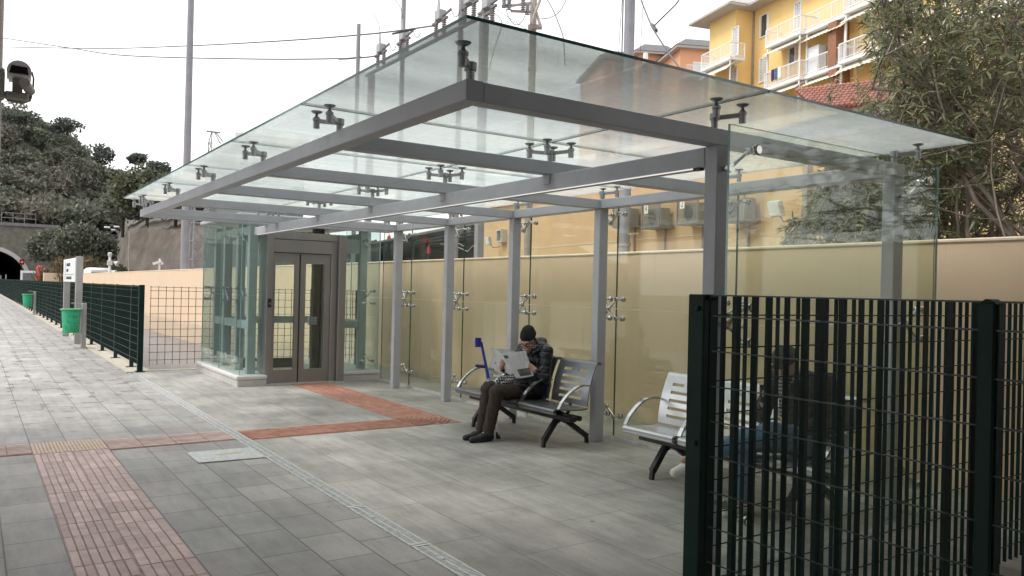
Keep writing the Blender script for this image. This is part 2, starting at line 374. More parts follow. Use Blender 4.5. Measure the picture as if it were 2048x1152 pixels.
def wall_mat():
    m, nt, out = nodes('yellow_wall'); b = N(nt, 'ShaderNodeBsdfPrincipled', i_Roughness=.85)
    n1 = N(nt, 'ShaderNodeTexNoise', i_Scale=.7, i_Detail=6., i_Roughness=.65); L(nt, coords(nt), n1.inputs['Vector'])
    c = ramp(nt, n1.outputs['Fac'], [(.3, (.66, .50, .35)), (.7, (.72, .545, .385))])
    n2 = N(nt, 'ShaderNodeTexNoise', i_Scale=1., i_Detail=6., i_Roughness=.7); L(nt, coords(nt, (1, 5.5, .35)), n2.inputs['Vector'])
    c = mixc(nt, 1., c, ramp(nt, n2.outputs['Fac'], [(.30, (.84, .82, .78)), (.42, (1, 1, 1))]), 'MULTIPLY')
    tc = N(nt, 'ShaderNodeTexCoord'); sp = N(nt, 'ShaderNodeSeparateXYZ'); L(nt, tc.outputs['Object'], sp.inputs[0])
    n3 = N(nt, 'ShaderNodeTexNoise', i_Scale=3.5, i_Detail=5.); L(nt, tc.outputs['Object'], n3.inputs['Vector'])
    ad = N(nt, 'ShaderNodeMath', operation='MULTIPLY_ADD'); L(nt, n3.outputs['Fac'], ad.inputs[0]); ad.inputs[1].default_value = -.55; L(nt, sp.outputs[2], ad.inputs[2])
    c = mixc(nt, ramp(nt, ad.outputs[0], [(.48, (.5, .5, .5)), (.62, (0, 0, 0))]), c, (.40, .33, .26))
    L(nt, c, b.inputs['Base Color'])
    n4 = N(nt, 'ShaderNodeTexNoise', i_Scale=80., i_Detail=3.); L(nt, tc.outputs['Object'], n4.inputs['Vector']); bp = N(nt, 'ShaderNodeBump', i_Strength=.15, i_Distance=.01); L(nt, n4.outputs['Fac'], bp.inputs['Height']); L(nt, bp.outputs[0], b.inputs['Normal'])
    L(nt, b.outputs[0], out.inputs[0])
wall_mat()
pm('wall_coping', (.74, .62, .47), .8, var=.1)
pm('white_paper', (.78, .78, .78), .7, var=.03)
pm('blue_plastic', (.02, .03, .33), .35, var=.1)
pm('navy_grip', (.03, .025, .12), .5)
glass('roof_glass', (.87, .91, .90), film=.42, filmc=(.86, .885, .87), streak=(.9, 3.2, 1), refl=.8)
glass('wall_glass', (.92, .94, .895), film=.012, streak=(3, 3, .4), refl=.8)
glass('lift_glass', (.90, .955, .94), film=.03, streak=(3, 3, .4), refl=.8)
pm('glass_edge', (.03, .12, .10), .15, 0, var=.1, spec=.8)
pm('glass_edge_light', (.30, .48, .45), .15, 0, var=.1, spec=.8)
emit('lip_glow', (1, .97, .92), .55)  # sky light on the beam's lip, put in as a weak glow

def pane(name, x0, x1, y0, y1, z0, z1, axis, mat, edge, parent, label=None):
    """a sheet of glass with its green cut edges; axis is the thin direction"""
    mb = MB(); mb.box(x0, x1, y0, y1, z0, z1)
    big = {'x': (3, 5), 'y': (2, 4), 'z': (0, 1)}[axis]
    mb.m = [0 if i in big else 1 for i in range(6)]
    return mb.build(name, [mat, edge], parent)

# ---------------------------------------------------------------- ground
g = MB(); g.add([(-900, -300, -.75), (900, -300, -.75), (900, 1500, -.75), (-900, 1500, -.75)], [(0, 1, 2, 3)]); struct('ground', g, 'ballast')
g = MB(); g.bev(-4.2, 2.29, -14, 108, -.74, 0, .01); struct('platform_paving', g, 'slabs')
g = MB(); g.box(2.41, 6.64, -14, 15.46, -.72, 0); g.box(2.29, 2.41, -14, 15.46, -.72, -.03); struct('shelter_floor', g, 'shelter_slabs')
g = MB(); g.bev(2.295, 2.72, 15.47, 108, -.7, .004, .006); struct('kerb_strip', g, 'kerb_stone')
# gravel bed falling away from the lift to the foot of the wall, with a rough surface
nx, ny = 60, 220; xs = np.linspace(2.725, 6.66, nx); ys = 15.48+90*np.linspace(0, 1, ny)**2.2
GX, GY = np.meshgrid(xs, ys, indexing='ij'); t = np.clip((GX-2.7)/3.9, 0, 1)
GZ = -.03-.5*t**.9*np.clip((GY-15.4)/4.5, 0, 1)**.8-.03*np.clip(GY-15.48, 0, 1)+rng.normal(0, .012, GX.shape)
V = np.stack([GX, GY, GZ], -1).reshape(-1, 3); ii = np.arange(nx*ny).reshape(nx, ny)
Fq = np.stack([ii[:-1, :-1], ii[1:, :-1], ii[1:, 1:], ii[:-1, 1:]], -1).reshape(-1, 4)
npmesh('gravel_bed', V, Fq, 'gravel')['kind'] = 'structure'
g = MB(); g.box(2.44, 2.50, 15.47, 15.60, -.3, .02); g.box(2.50, 3.5, 15.465, 15.62, -.3, .012); struct('gravel_kerb', g, 'kerb_stone')

# tactile paving: real ribs standing on a bed, cut into 0.3 m tiles
def ribs_y(mb, x0, x1, y0, y1, nrib, tile=.30, mi=0, gap=.0035):
    y = y0
    w = (x1-x0)/nrib
    while y < y1-.02:
        ye = min(y+tile, y1); dz = random.uniform(-.0012, .0012); dx = random.uniform(-.002, .002)
        for k in range(nrib):
            mb.bev(x0+k*w+gap+dx, x0+(k+1)*w-gap+dx, y+.004, ye-.004, .002, .0115+dz, .0025, mi)
        y = ye
def ribs_x(mb, x0, x1, y0, y1, nrib, tile=.30, mi=0):
    x = x0; w = (y1-y0)/nrib
    while x < x1-.02:
        xe = min(x+tile, x1); dz = random.uniform(-.0012, .0012)
        for k in range(nrib):
            mb.bev(x+.004, xe-.004, y0+k*w+.014, y0+(k+1)*w-.014, .002, .0115+dz, .0025, mi)
        x = xe
g = MB()
for (a, b, c, d) in ((.497, 1.113, -6, 8.98), (-4.2, .497, 8.47, 9.0), (1.113, 2.285, 8.36, 8.90), (2.415, 4.92, 8.28, 8.82), (4.30, 4.92, 8.82, 12.66)):
    g.box(a, b, c, d, -.05, .004, 3 if b-a < .62 and d-c > 5 and a < 1 else 5)
g.mi = 0
ribs_y(g, .50, .80, -4, 8.40, 6); ribs_y(g, .81, 1.11, -3.85, 8.40, 5)
ribs_x(g, -4.2, .495, 8.48, 8.99, 8, mi=4)
ribs_x(g, 1.117, 2.283, 8.37, 8.89, 8, mi=4)
g.mi = 1
ribs_x(g, 2.417, 4.30, 8.29, 8.81, 8, mi=1); ribs_y(g, 4.31, 4.91, 8.83, 12.65, 10, mi=1, gap=.012)
for k in range(9):   # the ribs turn the corner in arcs
    r = .06+.06*k; c = (4.31, 8.82)
    if r > .54: break
    pts = [(c[0]+r*cos(t), c[1]+r*sin(t)-0, .008) for t in np.linspace(-pi/2, 0, 9)]
    g.tube(pts, .012, 4)
for k in range(4):
    r = .60+.055*k
    pts = [(4.31+r*cos(t), 8.82+r*sin(t), .008) for t in np.linspace(-pi/2, 0, 15)]
    pts = [p for p in pts if p[0] < 4.9 and p[1] > 8.30]
    if len(pts) > 2: g.tube(pts, .011, 4)
g.mi = 2
ribs_y(g, .50, 1.11, 8.41, 8.97, 20, tile=.56, mi=2)
o = g.build('tactile_paving', ['tactile_pink', 'tactile_red', 'tactile_ochre', 'tactile_bed', 'tactile_salmon', 'tactile_bed_red']); o['kind'] = 'structure'

# ---------------------------------------------------------------- drain grates
def grate():
    r = thing('drain_grate', 'slotted galvanised drain grate', 'drain', (0, 0, 0), 'drain grates in a line along the paving')
    f = MB(); f.box(-.062, -.048, .004, .978, -.03, .005); f.box(.048, .062, .004, .978, -.03, .005); f.box(-.048, .048, .004, .03, -.03, .004); f.box(-.048, .048, .952, .978, -.03, .004)
    f.build('rim', 'galvanised', r, local=True)
    s = MB(); n = 42
    for k in range(n):
        y = .036+k*(.91/n); s.box(-.048, .048, y, y+.0138, -.02, .002)
    s.box(-.006, .006, .03, .952, -.02, .0025)
    for y in (.3, .68): s.lathe([(.016, .0), (.016, .006), (.006, .008)], (0, y, 0), 8)
    s.build('slats', 'galvanised', r, local=True)
    return r
gr = grate()
ys0 = 4.434
for i, k in enumerate(range(-5, 11)):
    lab = {0: 'drain grate at the bottom edge of the view, its slots wide open', 1: 'drain grate second from the bottom edge of the view', 2: 'drain grate third along from the bottom edge', 3: 'drain grate just in front of the square steel cover', 4: 'drain grate beside the red ribbed strip crossing the line', }
    y = ys0+k*.985
    l = ('drain grate nearest the viewer, running out of view' if k < 0 else 'drain grate beside the steel cover plate' if k == 3 else 'drain grate where the red ribbed strip meets the drain line' if k == 4 else
         'drain grate at the foot of the green fence end post' if k == 10 else 'drain grate with visible open slots, %s from the bottom edge' % ('first', 'second', 'third')[k] if k < 3 else 'plain drain grate, %s beyond the red ribbed strip' % ('first', 'second', 'third', 'fourth', 'fifth')[k-5])
    if i == 0: gr.location = (2.35, y, 0); gr['label'] = l
    else: dup(gr, (2.35, y, 0), label=l)

# steel inspection cover
r = thing('inspection_cover', 'flat square galvanised inspection cover with a worn yellow mark, beside the drain', 'manhole cover', (2.0, 7.62, 0))
f = MB(); f.prism([(1.70, 7.40, .004), (2.28, 7.36, .004), (2.28, 7.87, .004), (1.70, 7.90, .004)], (0, 0, .006)); f.build('plate', 'galvanised', r)
f = MB(); f.prism([(2.03+.13*cos(t)*(1+.12*sin(3*t)), 7.66+.035*sin(t)*(1+.12*cos(5*t)), .0102) for t in np.linspace(0, 2*pi, 22)[:-1]], (0, 0, .0006)); 
pm('yellow_paint', (.50, .42, .26), .8, var=.3, vs=30); f.build('paint_mark', 'yellow_paint', r)

# ---------------------------------------------------------------- low yellow wall
r = thing('boundary_wall', 'long smooth peach yellow boundary wall with a pale coping, running behind the glass shelter', 'wall', (6.9, 15, -.7))
g = MB(); g.box(6.66, 6.92, -14, 70, -.75, 2.075); g.build('wall', 'yellow_wall', r)
g = MB(); g.bev(6.645, 6.935, -14, 70.01, 2.075, 2.11, .01); g.build('coping', 'wall_coping', r)
g = MB(); g.box(6.64, 6.657, -14, 15.4, -.1, .075); g.build('skirting', 'kerb_stone', r)

# ---------------------------------------------------------------- glass shelter
sh = thing('glass_shelter', 'grey steel platform shelter with a flat glass roof and glass back wall', 'shelter', (3.7, 7.7, 0))
YC = [3.268+1.654*k for k in range(6)]                # column lines along the back
X0, XM, XB = 1.923, 3.67, 5.57
ZT, ZB = 2.602, 2.502
for k, y in enumerate(YC):
    c = MB(); c.bev(XB, XB+.12, y, y+.10, 0, ZB if k else ZB, .005); c.build('column', 'steel_paint', sh)
c = MB(); c.bev(XM, XM+.10, YC[0], YC[0]+.10, 0, ZB, .005); c.build('column', 'steel_paint', sh)
c = MB(); c.bev(X0, X0+.10, YC[0], 12.14, ZB, ZT, .005); c.build('side_beam', 'steel_paint', sh)
c = MB(); c.bev(XB-.003, XB+.123, YC[0], 12.14, ZB, ZT-.002, .005); c.build('side_beam', 'steel_paint', sh)
c = MB(); c.bev(XM-.002, XM+.102, YC[0]+.1, 12.7, 2.378, 2.498, .005); c.build('centre_beam', 'steel_paint', sh)
for k, y in enumerate(YC+[12.04]):
    c = MB(); c.bev(X0+.1, XB-.003, y, y+.10, ZB-.001, ZT-.004, .004); c.build('cross_beam', 'steel_paint', sh)
    if k and k < 6:
        c = MB(); c.box(XM-.012, XM-.002, y+.01, y+.09, 2.43, 2.53); c.build('bracket', 'steel_paint', sh)
c = MB(); c.box(XM-.004, XM+.006, 3.46, 12.55, 2.372, 2.3778); c.build('beam_lip', 'lip_glow', sh)  # no lamp: glowing edge imitates the beam's lower lip catching sky light
c = MB(); c.box(XM-.008, XM+.03, 3.40, 3.455, 2.362, 2.3775); c.build('beam_lip_end', 'black_metal', sh)
# roof panes, two across, laid edge to edge with 12 mm joints
RX = [1.714, 3.692, 5.99]; RY = [2.925]+[YC[k]+.05 for k in range(1, 6)]+[12.2]
for i in range(2):
    for j in range(6):
        pane('roof_pane', RX[i]+(.006 if i else 0), RX[i+1]-(0 if i else .006), RY[j]+(.006 if j else 0), RY[j+1]-(.006 if j < 5 else 0), 2.75, 2.766, 'z', 'roof_glass', 'glass_edge', sh)
def spider_up(x, y, arms, name='roof_fitting'):
    m = MB()
    m.lathe([(.021, 0), (.021, .055), (.03, .057), (.03, .095), (.02, .1)], (x, y, ZT-.003), 12)
    for dx, dy in arms:
        ax, ay = x+dx, y+dy
        m.bar((x+dx*.18, y+dy*.18, 2.672), (ax, ay, 2.685), .018, .026)
        m.lathe([(.013, -.05), (.021, -.048), (.021, 0), (.026, .002), (.026, .018), (.012, .03), (.009, .045), (.024, .05), (.034, .056), (.039, .063)], (ax, ay, 2.685), 14)
    return m.build(name, 'dark_metal', sh, smooth=True)
A = .115
for j, y in enumerate([YC[0]+.05]+[RY[k] for k in range(1, 6)]+[12.09]):
    ym = [(-1,), (-1, 1), (1,)][0 if j == 0 else 2 if j == 6 else 1]
    spider_up(X0+.05, y, [(-A if j not in () else A, s*A) for s in ym] if j else [(-A*.9, -A*.9)])
    spider_up(3.692, y, [(s1*A, s*A) for s1 in (-1, 1) for s in ym])
    spider_up(XB+.06, y, [(A, s*A) for s in ym])
# glass back wall and gable, two rows of panes, held on X-shaped fittings
GX_, ZJ = 5.87, 1.426
ycols = [y+.05 for y in YC]
gy = [3.12]+ycols[1:]+[12.66]
for j in range(len(gy)-1):
    for (z0, z1) in ((.035, ZJ-.004), (ZJ+.004, 2.59)):
        pane('wall_pane', GX_, GX_+.014, gy[j]+(.005 if j else .018), gy[j+1]-.005, z0, z1, 'x', 'wall_glass', 'glass_edge', sh)
for (z0, z1) in ((.035, ZJ-.004), (ZJ+.004, 2.592)):
    pane('wall_pane', 3.605, GX_+.014, 3.118, 3.134, z0, z1, 'y', 'wall_glass', 'glass_edge_light', sh)
g = MB(); g.box(GX_-.03, GX_+.045, 3.14, 12.6, 0, .034); g.build('base_rail', 'galvanised', sh)
def spider_side(p, out, lat, arms, L_, name='glass_fitting'):
    """p: fixing point on the column, out: towards the glass, lat: along the glass, L_: distance column face -> glass"""
    m = MB(); p = np.array(p, float); out = np.array(out, float); lat = np.array(lat, float); up = np.array([0, 0, 1.])
    hub = p+out*(L_*.42)
    m.tube([p, hub], .016, 10)
    m.lathe([(.028, -.014), (.03, 0), (.028, .014)], hub, 12, out)
    for a, b in arms:
        e = hub+lat*a+up*b+out*.02
        m.tube([hub, hub+(e-hub)*.5, e], [.014, .0105, .012], 8)
        ln = L_*.58-.02
        m.lathe([(.021, -.02), (.023, 0), (.016, .012), (.011, ln*.45), (.011, ln-.02), (.028, ln-.016), (.030, ln-.001)], e, 12, out)
        m.lathe([(.030, ln+.015), (.030, ln+.022), (.024, ln+.027)], e, 12, out)
    return m.build(name, 'chrome', sh, smooth=True)
B = .105
for k, yc in enumerate(ycols):
    one = k == 0
    for z, arms in ((2.36, ((-B, .1), (B, .1))), (ZJ, ((-B, B), (B, B), (-B, -B), (B, -B))), (.36, ((-B, -.1), (B, -.1)))):
        if one: arms = [a for a in arms if a[0] > 0]
        spider_side((XB+.12, yc, z), (1, 0, 0), (0, 1, 0), arms, GX_-XB-.12)
for xc, sgn in ((XM+.05, 1), (XB+.06, 1)):
    for z, arms in ((2.36, ((B*1.25, .11),)), (ZJ, ((B*1.25, B), (B*1.25, -B))), (.36, ((B*1.25, -.1),))):
        spider_side((xc, YC[0], z), (0, -1, 0), (1, 0, 0), arms, YC[0]-3.134)
        d = MB()
        for a, b in arms: d.lathe([(.032, 0), (.032, .006), (.026, .010)], (xc+a, 3.118, z+b), 16, (0, -1, 0))
        d.build('glass_bolt', 'brass_disc', sh)

# ---------------------------------------------------------------- lift
lf = thing('glass_lift', 'glass walled lift with bronze steel double doors on a pale stone plinth', 'lift', (4.6, 13.9, 0))
EX0, EX1, EY0, EY1 = 3.5, 5.85, 12.74, 15.25
g = MB(); g.bev(EX0-.05, 3.90, EY0-.1, EY1+.1, -.02, .105, .008); g.bev(5.225, EX1+.06, EY0-.0, EY1+.1, -.02, .105, .008); g.box(3.90, 5.225, 14.95, EY1+.1, -.02, .1); g.build('plinth', 'plinth_stone', lf)
g = MB(); g.bev(EX0-.07, 3.905, EY0-.12, EY1+.12, .107, .168, .012); g.bev(5.22, EX1+.05, EY0-.02, EY1+.12, .107, .168, .012); g.box(3.905, 5.22, 14.93, EY1+.12, .107, .165); g.build('plinth_cap', 'cap_stone', lf)
for (x, y) in ((3.66, 12.95), (3.66, 13.62), (3.66, 14.45), (3.66, 15.08), (5.62, 13.10), (5.62, 15.08), (4.62, 15.08)):
    g = MB(); g.bev(x, x+.13, y-.06, y+.06, .168, 2.60, .004); g.build('post', 'steel_teal', lf)
for z0, z1 in ((.88, 1.01), (2.40, 2.53)):
    g = MB(); g.box(3.67, 3.78, 13.012, 15.02, z0, z1); g.build('rail', 'steel_teal', lf)
    g = MB(); g.box(5.63, 5.74, 13.162, 15.02, z0, z1); g.build('rail', 'steel_teal', lf)
    g = MB(); g.box(3.792, 5.618, 15.04, 15.12, z0, z1); g.build('rail', 'steel_teal', lf)
g = MB(); g.box(5.2, 5.618, 13.06, 13.14, .885, 1.0); g.box(5.2, 5.618, 13.06, 13.14, 2.18, 2.42); g.build('rail', 'steel_teal', lf)
g = MB(); g.bev(3.45, 5.9, 12.72, 15.35, 2.66, 2.72, .01); g.build('roof', 'steel_paint', lf)
for (z0, z1) in ((.17, ZJ-.004), (ZJ+.004, 2.655)):
    for a, b in ((EY0+.016, 14.0), (14.008, EY1)): pane('side_pane', EX0, EX0+.014, a, b, z0, z1, 'x', 'lift_glass', 'glass_edge_light', lf)
    for a, b in ((12.76, 14.0), (14.008, EY1)): pane('side_pane', EX1, EX1+.014, a, b, z0, z1, 'x', 'lift_glass', 'glass_edge_light', lf)
    pane('front_pane', EX0, 3.875, EY0, EY0+.014, z0, z1, 'y', 'lift_glass', 'glass_edge_light', lf)
    pane('front_pane', 5.235, EX1, EY0+.02, EY0+.034, z0, z1, 'y', 'lift_glass', 'glass_edge_light', lf)
    pane('back_pane', EX0+.016, EX1-.002, EY1-.014, EY1, z0, z1, 'y', 'lift_glass', 'glass_edge_light', lf)
# door surround: jambs, header, two sliding leaves
DY = 12.70
g = MB(); g.bev(3.885, 3.99, DY, DY+.42, 0, 2.46, .006); g.build('jamb', 'door_steel', lf)
g = MB(); g.bev(4.965, 5.07, DY+.02, DY+.40, 0, 2.46, .006); g.bev(5.072, 5.20, DY-.05, DY+.42, 0, 2.46, .006); g.build('jamb', 'door_steel', lf)
g = MB(); g.box(3.99, 4.965, DY+.012, DY+.40, 2.13, 2.335); g.box(3.99, 5.072, DY+.004, DY+.41, 2.345, 2.46); g.build('header', 'door_steel', lf)
g = MB(); g.box(3.99, 4.965, DY+.03, DY+.38, 2.335, 2.345); g.box(3.99, 4.965, DY+.05, DY+.38, 2.118, 2.13); g.build('header_gap', 'black_metal', lf)
for (a, b, y0) in ((3.995, 4.44, DY+.05), (4.45, 4.96, DY+.05)):
    d = MB(); w0, w1 = (.012, .085) if a < 4.2 else (.06, .10)
    gx0, gx1 = a+w0+.03, b-w1
    d.box(a, gx0, y0, y0+.04, .02, 2.118); d.box(gx1, b, y0, y0+.04, .02, 2.118); d.box(gx0, gx1, y0, y0+.04, .02, .235); d.box(gx0, gx1, y0, y0+.04, 1.96, 2.118)
    dl = d.build('door_leaf', 'door_steel', lf)
    pane('glass', gx0, gx1, y0+.012, y0+.022, .235, 1.96, 'y', 'wall_glass', 'glass_edge', dl)
    e = MB(); e.box(b-.012 if a < 4.2 else a-.008, b+.002 if a < 4.2 else a, y0-.004, y0+.03, .02, 2.11); e.build('edge_seal', 'black_rubber', dl)
g = MB(); g.box(3.88, 5.21, DY-.06, DY+.42, -.02, .018); g.build('sill', 'galvanised', lf)
g = MB(); g.bev(3.91, 3.965, DY-.015, DY, 1.24, 1.38, .004); cb = g.build('call_panel', 'black_metal', lf)
g = MB(); g.lathe([(.015, 0), (.015, .006)], (3.937, DY-.015, 1.30), 12, (0, -1, 0)); g.build('button', 'chrome', cb)
# car inside: floor, handrail, guide rail and its bracket
g = MB(); g.box(4.0, 5.15, 13.15, 14.9, .02, .05); g.build('car_floor', 'galvanised', lf)
g = MB(); g.box(4.0, 5.15, 14.88, 14.90, .05, .23); g.box(4.95, 5.07, 13.5, 13.62, .03, 2.6); g.box(5.09, 5.13, 13.5, 13.62, .03, 2.6); g.build('guide_rail', 'door_dark', lf)
g = MB(); g.bev(4.85, 5.0, 13.42, 13.5, .92, 1.06, .01); g.build('guide_bracket', 'steel_paint', lf)
g = MB(); g.lathe([(.001, 0), (.07, .01), (.09, .05), (.08, .1), (.03, .14)], (4.33, 14.7, .052), 10); g.build('car_light', 'white_paper', lf)
g = MB(); g.tube([(3.95, 13.0, .25), (3.95, 13.0, 1.35)], .012, 8); g.build('conduit', 'chrome', lf)
g = MB(); g.box(3.84, 3.85, 15.0, 15.06, .3, 2.5); 
for k, (x, y) in enumerate(((3.66, 13.0), (3.66, 14.0), (3.66, 15.08))):
    for z, arms in ((2.3, ((-B, .1), (B, .1))), (ZJ, ((-B, B), (B, B), (-B, -B), (B, -B))), (.42, ((-B, -.1), (B, -.1)))):
        if k == 0: arms = [(abs(a), b) for a, b in arms if a > 0]
        m = MB(); p = np.array([x, y, z]); hub = p+np.array([-.05, 0, 0]); m.tube([p+np.array([.02, 0, 0]), hub], .014, 8)
        for a, b in arms:
            e = hub+np.array([-.01, a, b]); m.tube([hub, e], [.012, .01], 8); m.lathe([(.02, -.02), (.02, 0), (.011, .01), (.011, .06), (.028, .064), (.028, .085)], e, 10, (-1, 0, 0))
        m.build('glass_fitting', 'dark_metal', lf, smooth=True)
for z, arms in ((2.3, ((B, .1),)), (ZJ, ((B, B), (B, -B))), (.42, ((B, -.1),))):
    m = MB(); hub = np.array([5.73, 13.0, z]); m.tube([(5.70, 13.06, z), hub], .014, 8)
    for s in (-1, 1):
        for a, b in arms:
            e = hub+np.array([s*.08-.02, -.06, b]); m.tube([hub, e], [.012, .01], 8); m.lathe([(.02, -.02), (.02, 0), (.011, .01), (.011, .10), (.028, .105), (.028, .135)], e, 10, (0, -1, 0))
    m.build('glass_fitting', 'chrome', lf, smooth=True)

# ---------------------------------------------------------------- slatted steel fences
def fence_y(root, x, y0, y1, ztop, depth, pitch, wz, mat, wmat, base=.12, th=.003, posts=(), post_w=.06, wire=.004, panel=2.0, feet=True):
    """bars standing across the line of the fence, thin round wires along it"""
    y = y0
    while y < y1-.05:
        ye = min(y+panel, y1); m = MB(); n = max(1, int(round((ye-y)/pitch)))
        for k in range(n):
            yy = y+(k+.5)*pitch
            if yy > ye: break
            m.box(x-depth/2, x+depth/2, yy-th/2, yy+th/2, base, ztop)
        p = m.build('bar_panel', mat, root)
        w = MB()
        for z in wz: w.tube([(x-depth/2-.001, y+.01, z), (x-depth/2-.001, ye-.01, z)], wire, 5)
        w.build('wires', wmat, p)
        y = ye
    for yp in posts:
        m = MB(); m.bev(x-post_w*.5, x+post_w*.5+.015, yp-post_w/2, yp+post_w/2, 0, ztop-.004, .006)
        m.tube([(x-.02, yp, ztop-.012), (x+.035, yp, ztop-.012)], post_w*.36, 10)
        if feet: m.box(x-.08, x+.09, yp-.07, yp+.07, .0, .014)
        m.build('post', mat, root)
WZ = [1.53-.02]+[1.53-.085-.138*k for k in range(10)]
r = thing('slat_fence', 'long dark green slatted steel fence along the platform edge, running away to the tunnel', 'fence', (2.5, 15.4, 0))
fence_y(r, 2.5, 15.44, 107.4, 1.53, .034, .064, [z for z in WZ if z > .15], 'fence_green', 'fence_wire', posts=[16.35+2.0*k for k in range(46)], post_w=.055, wire=.0042)
m = MB(); m.bev(2.455, 2.545, 15.36, 15.44, 0, 1.545, .006); m.box(2.43, 2.58, 15.33, 15.47, .0, .014); m.build('end_post', 'fence_black', r)
r = thing('cross_fence', 'thin dark wire grid fence panel between the green fence post and the lift', 'fence', (2.6, 15.44, 0))
def fence_x(root, y, x0, x1, ztop, depth, pitch, wz, mat, base=.12, th=.003, wire=.004):
    m = MB(); k = 0
    while x0+k*pitch < x1:
        xx = x0+k*pitch; m.box(xx-th/2, xx+th/2, y-depth/2, y+depth/2, base, ztop); k += 1
    p = m.build('bar_panel', mat, root); w = MB()
    for z in wz: w.tube([(x0-.02, y-depth/2, z), (x1, y-depth/2, z)], wire, 5)
    w.build('wires', mat, p)
fence_x(r, 15.44, 2.66, 6.64, 1.53, .02, .128, [z for z in WZ if z > .12], 'fence_black', th=.006, wire=.0042)
m = MB(); m.bev(6.58, 6.64, 15.45, 15.5, -.1, 1.53, .004); m.build('post', 'fence_black', r)
# near pair by the viewer
NWZ = [1.600, 1.517]+[1.517-.14*k for k in range(1, 11)]
r = thing('slat_fence', 'near dark green slatted fence with a broad end post, running past the viewer', 'fence', (2.46, 2.2, 0))
fence_y(r, 2.47, -5.8, 2.205, 1.603, .027, .0735, [z for z in NWZ if z > .1], 'fence_black', 'fence_wire', base=.08, posts=[1.15-2.0*k for k in range(4)], post_w=.05, wire=.0032)
m = MB(); m.bev(2.44, 2.475, 2.225, 2.312, 0, 1.603, .005); m.bev(2.476, 2.528, 2.225, 2.262, 0, 1.601, .004); m.bev(2.476, 2.52, 2.275, 2.312, 0, 1.60, .004); m.tube([(2.462, 2.222, 1.592), (2.50, 2.222, 1.592)], .012, 10)
for z in (1.545, 1.0, .45): m.lathe([(.011, 0), (.011, .008), (.005, .011)], (2.44, 2.255, z), 8, (-1, 0, 0))
m.build('end_post', 'fence_black', r)
r = thing('cross_fence', 'near dark slatted fence panel across the shelter end, seen through the front fence', 'fence', (2.6, 2.3, 0))
fence_x(r, 2.33, 2.60, 6.63, 1.60, .021, .0735, [z for z in NWZ if z > .1], 'fence_black', base=.02, th=.003, wire=.0032)

